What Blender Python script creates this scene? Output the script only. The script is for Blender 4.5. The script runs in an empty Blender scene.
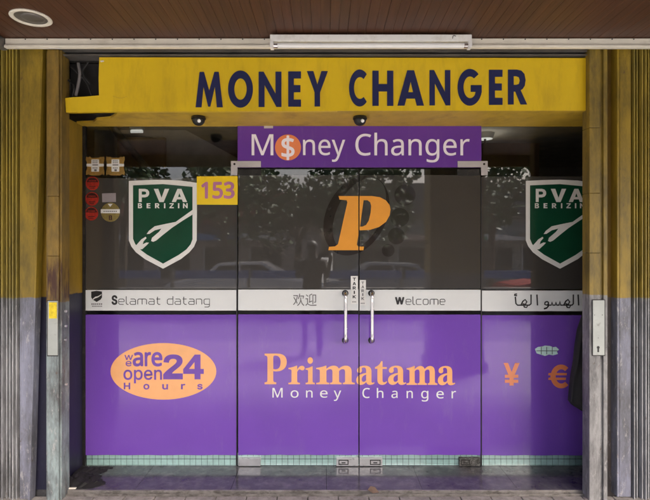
import bpy, bmesh, math, random
from mathutils import Vector, Matrix
from mathutils import noise as mnoise
R = math.radians
random.seed(7)
S = bpy.context.scene

# ------------------------------------------------------------------ camera, sky, sun, exposure
F = 499.5                      # focal length in pixels of the 650 px wide photograph
CZ = 1.60                      # camera height
cd = bpy.data.cameras.new('camera'); cam = bpy.data.objects.new('camera', cd)
S.collection.objects.link(cam); S.camera = cam
cam.location = (0, 0, CZ); cam.rotation_euler = (R(90), 0, 0)
cd.sensor_fit = 'HORIZONTAL'; cd.sensor_width = 36; cd.lens = F / 650 * 36
cd.clip_start = 0.02; cd.clip_end = 2000

SUN_EL, SUN_AZ = 50, 138        # hazy sun from the right, along the street; the walkway roof shades the shop front
W = bpy.data.worlds.new('World'); S.world = W; W.use_nodes = True
nt = W.node_tree; bg = nt.nodes['Background']
sky = nt.nodes.new('ShaderNodeTexSky'); sky.sky_type = 'NISHITA'; sky.sun_disc = False
sky.sun_elevation = R(SUN_EL); sky.sun_rotation = R(SUN_AZ)
sky.air_density = 0.7; sky.dust_density = 9.0; sky.ozone_density = 0.3
nt.links.new(sky.outputs[0], bg.inputs[0]); bg.inputs[1].default_value = 0.10
sl = bpy.data.lights.new('sun', 'SUN'); sl.energy = 2.0; sl.angle = R(14); sl.color = (1, .985, .965)
so = bpy.data.objects.new('sun', sl); S.collection.objects.link(so); so.rotation_euler = (R(SUN_EL - 90), 0, R(-SUN_AZ))
so.location = (3, 8, 12)
vs = S.view_settings; vs.view_transform = 'Standard'; vs.look = 'None'; vs.gamma = 1; vs.exposure = 3.1
S.render.engine = 'CYCLES'
S.cycles.use_denoising = True; S.cycles.max_bounces = 10; S.cycles.diffuse_bounces = 6
S.cycles.transparent_max_bounces = 16; S.cycles.sample_clamp_indirect = 6

YG = 3.70                      # glass plane (front face)
YF = 3.28                      # sign board / shutter plane
def PX(px, Y): return (px - 325) * Y / F
def PZ(py, Y): return CZ + (250 - py) * Y / F

# ------------------------------------------------------------------ materials
def rgb(r, g, b):              # sRGB 0-255 -> linear
    f = lambda c: c / 12.92 if c <= .04045 else ((c + .055) / 1.055) ** 2.4
    return (f(r / 255), f(g / 255), f(b / 255))
class N:
    def __init__(s, name):
        s.m = bpy.data.materials.new(name); s.m.use_nodes = True
        s.t = s.m.node_tree; s.b = s.t.nodes['Principled BSDF']; s.out = s.t.nodes['Material Output']
        s.geo = s.t.nodes.new('ShaderNodeNewGeometry')
    def new(s, typ, **kw):
        n = s.t.nodes.new(typ)
        for k, v in kw.items(): setattr(n, k, v)
        return n
    def link(s, a, b): s.t.links.new(a, b)
    def noise(s, scale, stretch=(1, 1, 1), detail=5, rough=.6, off=(0, 0, 0)):
        mp = s.new('ShaderNodeMapping'); mp.inputs['Scale'].default_value = stretch; mp.inputs['Location'].default_value = off
        s.link(s.geo.outputs['Position'], mp.inputs['Vector'])
        n = s.new('ShaderNodeTexNoise'); n.inputs['Scale'].default_value = scale
        n.inputs['Detail'].default_value = detail; n.inputs['Roughness'].default_value = rough
        s.link(mp.outputs[0], n.inputs['Vector']); return n.outputs['Fac']
    def ramp(s, fac, a, b):
        r = s.new('ShaderNodeMapRange'); r.inputs['From Min'].default_value = a; r.inputs['From Max'].default_value = b
        s.link(fac, r.inputs['Value']); return r.outputs[0]
    def mix(s, fac, a, b):
        m = s.new('ShaderNodeMix', data_type='RGBA')
        if isinstance(fac, (int, float)): m.inputs[0].default_value = fac
        else: s.link(fac, m.inputs[0])
        for sock, v in ((m.inputs[6], a), (m.inputs[7], b)):
            if isinstance(v, tuple): sock.default_value = (*v[:3], 1)
            else: s.link(v, sock)
        return m.outputs[2]
    def mul(s, a, b):
        m = s.new('ShaderNodeMath', operation='MULTIPLY')
        for sock, v in zip(m.inputs, (a, b)):
            if isinstance(v, (int, float)): sock.default_value = v
            else: s.link(v, sock)
        return m.outputs[0]
    def bump(s, fac, strength, dist=.002):
        b = s.new('ShaderNodeBump'); b.inputs['Strength'].default_value = strength; b.inputs['Distance'].default_value = dist
        s.link(fac, b.inputs['Height']); s.link(b.outputs[0], s.b.inputs['Normal'])
    def set(s, **kw):
        for k, v in kw.items():
            i = s.b.inputs[k.replace('_', ' ')]
            if isinstance(v, (int, float)): i.default_value = v
            elif isinstance(v, tuple): i.default_value = (*v[:3], 1)
            else: s.link(v, i)
        return s
def mat(name, col, rough=.5, metal=0., spec=.5, var=.12, vs_=6, dirt=None, ds=9, dt=(.52, .75), dstr=(1, 1, 1), bump=0, bs=60, damt=.8):
    n = N(name)
    dark = tuple(c * (1 - var * 1.6) for c in col); lite = tuple(min(1, c * (1 + var)) for c in col)
    c = n.mix(n.ramp(n.noise(vs_), .3, .7), dark, lite)
    if dirt: c = n.mix(n.mul(n.ramp(n.noise(ds, dstr, 7, .68, (3, 1, 2)), *dt), damt), c, dirt)
    r = n.new('ShaderNodeMapRange'); r.inputs['To Min'].default_value = max(0.01, rough - .07); r.inputs['To Max'].default_value = min(1, rough + .09)
    n.link(n.noise(vs_ * 3, off=(5, 5, 5)), r.inputs['Value'])
    n.set(Base_Color=c, Roughness=r.outputs[0], Metallic=float(metal)); n.b.inputs['Specular IOR Level'].default_value = spec
    if bump: n.bump(n.noise(bs), bump)
    return n.m
def gloss(name, col, rough=.03, spec=.9, var=.05, vs_=2.5, smudge=True, wob=0):
    n = N(name)
    c = n.mix(n.ramp(n.noise(vs_), .3, .7), tuple(x * (1 - var) for x in col), tuple(x * (1 + var) for x in col))
    if smudge: c = n.mix(n.mul(n.ramp(n.noise(14, (1, 1, .25), 8, .7), .56, .82), .11), c, (.45, .43, .4))
    n.set(Base_Color=c, Roughness=rough); n.b.inputs['Specular IOR Level'].default_value = spec
    if wob: n.bump(n.noise(5, detail=3), wob, .004)
    return n.m
def painted(name, up, low, zsplit, stain=None, rust=(.09, .05, .03), bare=(.42, .41, .40), amt=1.0, lowwear=(.075, .075, .078)):
    n = N(name)
    sep = n.new('ShaderNodeSeparateXYZ'); n.link(n.geo.outputs['Position'], sep.inputs[0])
    wob = n.new('ShaderNodeMath', operation='MULTIPLY_ADD'); n.link(n.noise(18), wob.inputs[0]); wob.inputs[1].default_value = .02
    n.link(sep.outputs[2], wob.inputs[2])
    split = n.ramp(wob.outputs[0], zsplit + .006, zsplit + .014)
    v = n.ramp(n.noise(5, (2, 2, .5)), .3, .7)
    u = n.mix(v, tuple(c * .78 for c in up), tuple(c * 1.1 for c in up))
    l = n.mix(v, tuple(c * .75 for c in low), tuple(c * 1.12 for c in low))
    bl = n.ramp(n.noise(6, (1.3, 1.3, .35), 8, .74, (1, 8, 3)), .40, .62)          # blotches of grime
    l = n.mix(n.mul(bl, .85 * amt), l, lowwear)
    u = n.mix(n.mul(bl, .8 * amt), u, (up[0] * .33, up[1] * .36, up[2] * .7))
    st = n.ramp(n.noise(45, (2.5, 2.5, .05), 4, .6), .56, .7)                 # fine runs
    l = n.mix(n.mul(st, .45 * amt), l, lowwear); u = n.mix(n.mul(st, .3 * amt), u, tuple(c * .3 for c in up))
    l = n.mix(n.mul(n.ramp(n.noise(24, (1.2, 1.2, .4), 9, .8, (4, 2, 7)), .56, .61), .55 * amt), l, bare)   # chips to bare metal
    c = n.mix(split, l, u)
    c = n.mix(n.mul(n.ramp(n.noise(17, (1, 1, .6), 9, .8, (9, 9, 1)), .60, .68), .85 * amt), c, rust)
    c = n.mix(n.mul(n.ramp(n.noise(120, (1, 1, .7), 6, .8, (2, 7, 1)), .64, .68), .8 * amt), c, (.03, .028, .026))
    if stain:                                          # rust run above the lock plate
        a = n.ramp(sep.outputs[2], stain[1], stain[1] - .12); d = n.ramp(sep.outputs[2], stain[0] - .01, stain[0] + .02)
        c = n.mix(n.mul(n.mul(a, d), n.ramp(n.noise(16, (2.5, 2.5, .3), 6, .7, (3, 3, 3)), .38, .58)), c, (.055, .020, .010))
    n.set(Base_Color=c, Roughness=.48)
    n.bump(n.noise(90, (1, 1, .4)), .25, .001)
    return n.m

ZS = PZ(297.5, YF)
YEL = (.33, .22, .020); BLU = (.22, .23, .30)
M = {}
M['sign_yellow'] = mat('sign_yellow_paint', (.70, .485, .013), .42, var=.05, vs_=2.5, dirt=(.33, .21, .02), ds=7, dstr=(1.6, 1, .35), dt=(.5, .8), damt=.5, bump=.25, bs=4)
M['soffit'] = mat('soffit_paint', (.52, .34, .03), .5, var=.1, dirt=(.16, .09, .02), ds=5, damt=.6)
M['navy'] = mat('navy_letter', (.015, .021, .085), .35, var=.06)
M['shutter'] = painted('shutter_paint', YEL, BLU, ZS)
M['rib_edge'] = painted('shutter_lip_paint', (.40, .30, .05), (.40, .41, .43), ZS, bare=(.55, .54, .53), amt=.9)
M['rib_web'] = painted('shutter_web_grime_shade', (.27, .19, .025), (.15, .155, .18), ZS, amt=1.1)  # grime plus recess shade, both put into the darker web colour
M['post'] = painted('post_paint', (.27, .17, .03), (.27, .34, .345), ZS - .03, stain=(ZS - .02, ZS + .30), amt=1.1, rust=(.085, .038, .02))
M['post_r'] = painted('right_post_paint', (.30, .205, .03), (.30, .30, .30), ZS + .02, amt=1.1)
M['primer'] = painted('channel_paint', (.26, .16, .03), (.16, .135, .12), ZS, amt=.9)
M['jamb'] = painted('jamb_paint', (.33, .20, .016), (.022, .022, .05), ZS, amt=.45, bare=(.05, .05, .07), lowwear=(.015, .015, .025))
M['plate'] = mat('lock_plate_steel', (.40, .43, .41), .4, .2, var=.08, dirt=(.12, .10, .08), ds=30, dt=(.6, .75))
M['lockyellow'] = mat('lock_yellow', (.75, .58, .02), .35, var=.15, vs_=40)
M['dark'] = mat('dark_metal', (.035, .034, .033), .4, .5, var=.2, dirt=(.10, .09, .08), ds=20)
M['rail'] = mat('rail_metal', (.22, .21, .20), .4, .6, dirt=(.05, .045, .04), ds=12, dstr=(.2, 1, 1))
M['rail_pale'] = mat('worn_track_steel', (.30, .28, .26), .45, .5, var=.2, vs_=14, dirt=(.07, .06, .05), ds=30, dstr=(.5, 1, 1), dt=(.48, .66))
M['trim'] = mat('trim_white', (.74, .71, .62), .5, var=.07, dirt=(.25, .19, .12), ds=8, dstr=(.3, 1, 2), dt=(.55, .8), damt=.7)
M['white_metal'] = mat('white_enamel', (.80, .81, .81), .35, var=.04, dirt=(.4, .36, .3), ds=9, damt=.5)
M['tube'] = mat('tube_glass', (.80, .82, .82), .12, var=.02)
M['chrome'] = mat('chrome', (.80, .79, .80), .24, 1., var=.05)
M['steel'] = mat('brushed_steel', (.82, .82, .82), .42, 1., var=.12, dirt=(.2, .19, .18), ds=25, dt=(.55, .7))
M['steel_dirty'] = mat('corroded_steel', (.20, .20, .19), .5, .8, var=.3, vs_=30, dirt=(.05, .05, .045), ds=60, dt=(.45, .6))
M['patch_steel'] = mat('corner_patch_steel', (.62, .60, .61), .42, .6, var=.06)
M['black'] = mat('black_rubber', (.012, .012, .013), .5)
M['purple'] = gloss('purple_film', (.172, .072, .43), .05, .5, .07, 1.6, wob=.12)
M['purple_sign'] = gloss('purple_banner', (.125, .038, .30), .3, .5, .05, 2)
M['grey_film'] = gloss('grey_tint_film', (.055, .052, .048), .02, 1.0, .06, 2, smudge=False, wob=.012)
M['white_film'] = gloss('white_film', (.72, .75, .75), .12, .6, .03, 3)
M['peach'] = gloss('peach_vinyl', (.85, .42, .17), .25, .5, .04, 8, False)
M['orange'] = gloss('orange_vinyl', (.78, .33, .035), .25, .5, .04, 8, False)
M['coral'] = gloss('coral_vinyl', (.80, .25, .10), .25, .5, .04, 8, False)
M['brown'] = gloss('dark_brown_vinyl', (.026, .020, .018), .04, .7, .1, 8, False)
M['dot'] = gloss('smoke_brown_vinyl', (.034, .029, .026), .03, .9, .1, 8, False)
M['green'] = gloss('green_vinyl', (.008, .062, .032), .12, .5, .06, 8, False)
M['white'] = gloss('white_vinyl', (.74, .75, .73), .3, .5, .03, 8, False)
M['white_ink'] = gloss('sign_white_lettering', (.84, .80, .88), .35, .5, .03, 8, False)
M['ink'] = mat('black_ink', (.015, .015, .016), .5)
M['grey_ink'] = mat('grey_ink', (.13, .13, .135), .5)
M['purple_ink'] = mat('purple_ink', (.16, .065, .40), .4)
M['pink_ink'] = mat('mauve_ink', (.48, .18, .34), .4)
M['card_yellow'] = mat('yellow_card', (.85, .60, .012), .4, var=.03)
M['gold'] = mat('gold_foil', (.52, .33, .10), .3, .6, var=.15, vs_=60)
M['olive_gold'] = mat('olive_gold_foil', (.34, .27, .09), .35, .5, var=.15, vs_=60)
M['red'] = mat('red_seal_ink', (.42, .03, .02), .35, var=.25, vs_=50)
M['seal_dark'] = mat('seal_dark_ink', (.05, .012, .012), .4)
M['greylabel'] = mat('grey_label_paper', (.30, .27, .29), .6)
M['mint'] = mat('mint_tile', (.60, .82, .79), .2, var=.08, vs_=25)
M['grout'] = mat('dark_grout', (.05, .075, .075), .9)
M['slab'] = mat('porch_stone', (.068, .069, .075), .13, spec=.6, var=.22, vs_=9, dirt=(.19, .18, .17), ds=13, dt=(.47, .72), damt=.6, bump=.12, bs=25)
M['paver'] = mat('pavement_tile', (.28, .265, .25), .7, var=.25, vs_=12, dirt=(.08, .07, .06), ds=30, bump=.3)
M['wood'] = None
M['wall'] = mat('shop_plaster', (.30, .28, .25), .8, dirt=(.12, .11, .1), bump=.2)
M['room'] = mat('room_paint', (.6, .54, .47), .8)
M['room2'] = mat('room_brown_panel', (.26, .17, .11), .6)
M['asphalt'] = mat('worn_concrete_road', (.17, .17, .17), .85, var=.2, vs_=3, bump=.4, bs=200)
M['paint_line'] = mat('road_paint', (.7, .7, .68), .6)
M['cloth'] = mat('black_cloth', (.018, .018, .019), .75, var=.2, bump=.4, bs=40)
M['sheetblk'] = mat('matte_black_sheet', (.010, .010, .0105), .75, var=.3, dirt=(.05, .045, .04), ds=12)
M['cable'] = mat('grey_cable', (.16, .15, .15), .6)
M['cord'] = mat('pale_cord', (.42, .40, .38), .7)
def clear_glass(name, tint=(.95, .97, .96)):
    n = N(name); t = n.new('ShaderNodeBsdfTransparent'); t.inputs[0].default_value = (*tint, 1)
    g = n.new('ShaderNodeBsdfGlossy'); g.inputs['Roughness'].default_value = .0; g.inputs[0].default_value = (1, 1, 1, 1)
    f = n.new('ShaderNodeFresnel'); f.inputs[0].default_value = 1.5
    m = n.new('ShaderNodeMixShader'); n.link(f.outputs[0], m.inputs[0]); n.link(t.outputs[0], m.inputs[1]); n.link(g.outputs[0], m.inputs[2])
    n.link(m.outputs[0], n.out.inputs[0]); return n.m
M['glass'] = clear_glass('clear_glass')
def emit(name, col, st):
    n = N(name); n.set(Base_Color=col); n.b.inputs['Emission Color'].default_value = (*col, 1); n.b.inputs['Emission Strength'].default_value = st; return n.m
M['lamp'] = emit('lit_lamp_diffuser', (1, .97, .9), .8)
M['lamp_dim'] = emit('dim_lamp_tube', (1, .97, .92), .05)
def wood_mat():
    n = N('brown_ceiling_board')
    c = n.mix(n.ramp(n.noise(22, (3, .12, 1), 7, .65), .3, .72), (.050, .018, .009), (.104, .042, .021))
    c = n.mix(n.mul(n.ramp(n.noise(3, (9.1, .05, 1), 2), .4, .65), .35), c, (.04, .02, .012))
    c = n.mix(n.mul(n.ramp(n.noise(40, (1, .5, 1), 6, .7, (2, 2, 2)), .68, .74), .5), c, (.02, .012, .01))
    n.set(Base_Color=c, Roughness=.5); return n.m
M['wood'] = wood_mat()

# ------------------------------------------------------------------ geometry helpers
HOME = {}
def adopt(o, parent):
    if parent is not None:
        o.parent = parent
        o.matrix_parent_inverse = Matrix.Translation(-Vector(HOME.get(parent.name, (0, 0, 0))))
def tag(o, label=None, cat=None, group=None, kind=None):
    for k, v in (('label', label), ('category', cat), ('group', group), ('kind', kind)):
        if v: o[k] = v
    return o
def thing(name, loc, label, cat, group=None):
    o = bpy.data.objects.new(name, None); S.collection.objects.link(o); o.location = loc; o.empty_display_size = .1
    HOME[o.name] = tuple(loc); return tag(o, label, cat, group)
def link_mesh(name, me, m, parent=None, smooth=False):
    o = bpy.data.objects.new(name, me); S.collection.objects.link(o)
    if m is not None:
        me.materials.clear(); me.materials.append(M[m] if isinstance(m, str) else m)
    if smooth:
        for p in me.polygons: p.use_smooth = True
    adopt(o, parent); return o
class MB:
    def __init__(s): s.b = bmesh.new()
    def box(s, x0, x1, y0, y1, z0, z1, bev=0, rot=None):
        r = bmesh.ops.create_cube(s.b, size=1)
        c = Vector(((x0 + x1) / 2, (y0 + y1) / 2, (z0 + z1) / 2))
        bmesh.ops.scale(s.b, vec=(abs(x1 - x0), abs(y1 - y0), abs(z1 - z0)), verts=r['verts'])
        vs = r['verts']
        if bev:
            es = list({e for v in vs for e in v.link_edges})
            q = bmesh.ops.bevel(s.b, geom=es, offset=bev, segments=2, affect='EDGES', profile=.6)
            vs = list({v for f in q['faces'] for v in f.verts} | {v for v in vs if v.is_valid})
        if rot is not None: bmesh.ops.rotate(s.b, cent=(0, 0, 0), matrix=rot, verts=vs)
        bmesh.ops.translate(s.b, vec=c, verts=vs); return s
    def pbox(s, px0, py0, px1, py1, Y, th, bev=0):     # front face at depth Y, measured outline, thickness th backwards
        return s.box(PX(px0, Y), PX(px1, Y), Y, Y + th, PZ(py1, Y), PZ(py0, Y), bev)
    def cyl(s, a, b, r0, r1=None, seg=16, caps=True):
        a, b = Vector(a), Vector(b); d = b - a; r1 = r0 if r1 is None else r1
        q = bmesh.ops.create_cone(s.b, cap_ends=caps, segments=seg, radius1=r0, radius2=r1, depth=d.length)
        mt = Matrix.Translation((a + b) / 2) @ d.to_track_quat('Z', 'Y').to_matrix().to_4x4()
        bmesh.ops.transform(s.b, matrix=mt, verts=q['verts']); return s
    def sph(s, c, r, sc=(1, 1, 1), u=20, v=12):
        q = bmesh.ops.create_uvsphere(s.b, u_segments=u, v_segments=v, radius=r)
        bmesh.ops.scale(s.b, vec=sc, verts=q['verts']); bmesh.ops.translate(s.b, vec=c, verts=q['verts']); return s
    def faces(s, vs, fs):
        v = [s.b.verts.new(p) for p in vs]
        for f in fs: s.b.faces.new([v[i] for i in f])
        return s
    def prism(s, pts, y0, y1):                         # pts (x, z) outline, extruded along y
        n = len(pts)
        s.faces([(x, y0, z) for x, z in pts] + [(x, y1, z) for x, z in pts],
                [tuple(range(n)), tuple(range(2 * n - 1, n - 1, -1))] + [(i, i + n, (i + 1) % n + n, (i + 1) % n) for i in range(n)])
        return s
    def build(s, name, m, parent=None, smooth=False):
        bmesh.ops.recalc_face_normals(s.b, faces=s.b.faces)
        me = bpy.data.meshes.new(name); s.b.to_mesh(me); s.b.free()
        o = link_mesh(name, me, m, parent)
        if smooth:
            for p in me.polygons: p.use_smooth = True
            me.set_sharp_from_angle(angle=R(35))
        return o
def curve_mesh(cv):
    o = bpy.data.objects.new('tmp', cv); S.collection.objects.link(o)
    dg = bpy.context.evaluated_depsgraph_get(); dg.update()
    me = bpy.data.meshes.new_from_object(o.evaluated_get(dg)); bpy.data.objects.remove(o); bpy.data.curves.remove(cv)
    return me
def flat(name, cons, Y, m, parent=None, th=.0008, bold=0, clip=None):
    """closed outlines in metres (x, z) -> thin solid whose front lies at depth Y; holes by even-odd"""
    cv = bpy.data.curves.new(name, 'CURVE'); cv.dimensions = '2D'; cv.fill_mode = 'BOTH'; cv.extrude = th / 2
    for c in cons:
        sp = cv.splines.new('POLY'); sp.points.add(len(c) - 1); sp.use_cyclic_u = True
        for p, (x, z) in zip(sp.points, c): p.co = (x, z, 0, 1)
    me = curve_mesh(cv)
    for v in me.vertices: v.co = (v.co.x, Y + th / 2 - v.co.z, v.co.y)
    if bold > 0:                                       # heavier weight: the same thin letters stacked with small shifts
        b = bmesh.new(); base = me.copy()
        for k in range(9):
            q = base.copy(); a = k * math.pi / 4; f = 0 if k == 8 else bold
            q.transform(Matrix.Translation((math.cos(a) * f, k * .00004, math.sin(a) * f))); b.from_mesh(q); bpy.data.meshes.remove(q)
        b.to_mesh(me); b.free(); bpy.data.meshes.remove(base)
    if clip:
        b = bmesh.new(); b.from_mesh(me)
        for x, keep in clip:                           # keep = -1: left of x, +1: right of x
            bmesh.ops.bisect_plane(b, geom=b.verts[:] + b.edges[:] + b.faces[:], plane_co=(x, 0, 0), plane_no=(1, 0, 0), clear_outer=keep < 0, clear_inner=keep > 0)
        b.to_mesh(me); b.free()
    return link_mesh(name, me, m, parent)
def pc(pts, Y): return [(PX(x, Y), PZ(y, Y)) for x, y in pts]
def rect(x0, y0, x1, y1): return [(x0, y0), (x1, y0), (x1, y1), (x0, y1)]
def ell(cx, cy, rx, ry, n=40, ang=0):
    ca, sa = math.cos(ang), math.sin(ang)
    return [(cx + rx * math.cos(t) * ca - ry * math.sin(t) * sa, cy + rx * math.cos(t) * sa + ry * math.sin(t) * ca) for t in [2 * math.pi * i / n for i in range(n)]]
def strokes(name, paths, Y, r, m, parent=None, sq=.3, cyc=()):
    cv = bpy.data.curves.new(name, 'CURVE'); cv.dimensions = '3D'; cv.bevel_depth = r; cv.bevel_resolution = 1; cv.use_fill_caps = True
    for i, pth in enumerate(paths):
        sp = cv.splines.new('POLY'); sp.points.add(len(pth) - 1); sp.use_cyclic_u = i in cyc
        for p, (x, z) in zip(sp.points, pth): p.co = (x, 0, z, 1)
    me = curve_mesh(cv)
    for v in me.vertices: v.co.y = Y + v.co.y * sq
    return link_mesh(name, me, m, parent)
def tube(name, pts, r, m, parent=None, res=3):
    cv = bpy.data.curves.new(name, 'CURVE'); cv.dimensions = '3D'; cv.bevel_depth = r; cv.bevel_resolution = res; cv.use_fill_caps = True; cv.resolution_u = 8
    sp = cv.splines.new('BEZIER'); sp.bezier_points.add(len(pts) - 1)
    for p, q in zip(sp.bezier_points, pts): p.co = q; p.handle_left_type = p.handle_right_type = 'AUTO'
    return link_mesh(name, curve_mesh(cv), m, parent, True)

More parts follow.
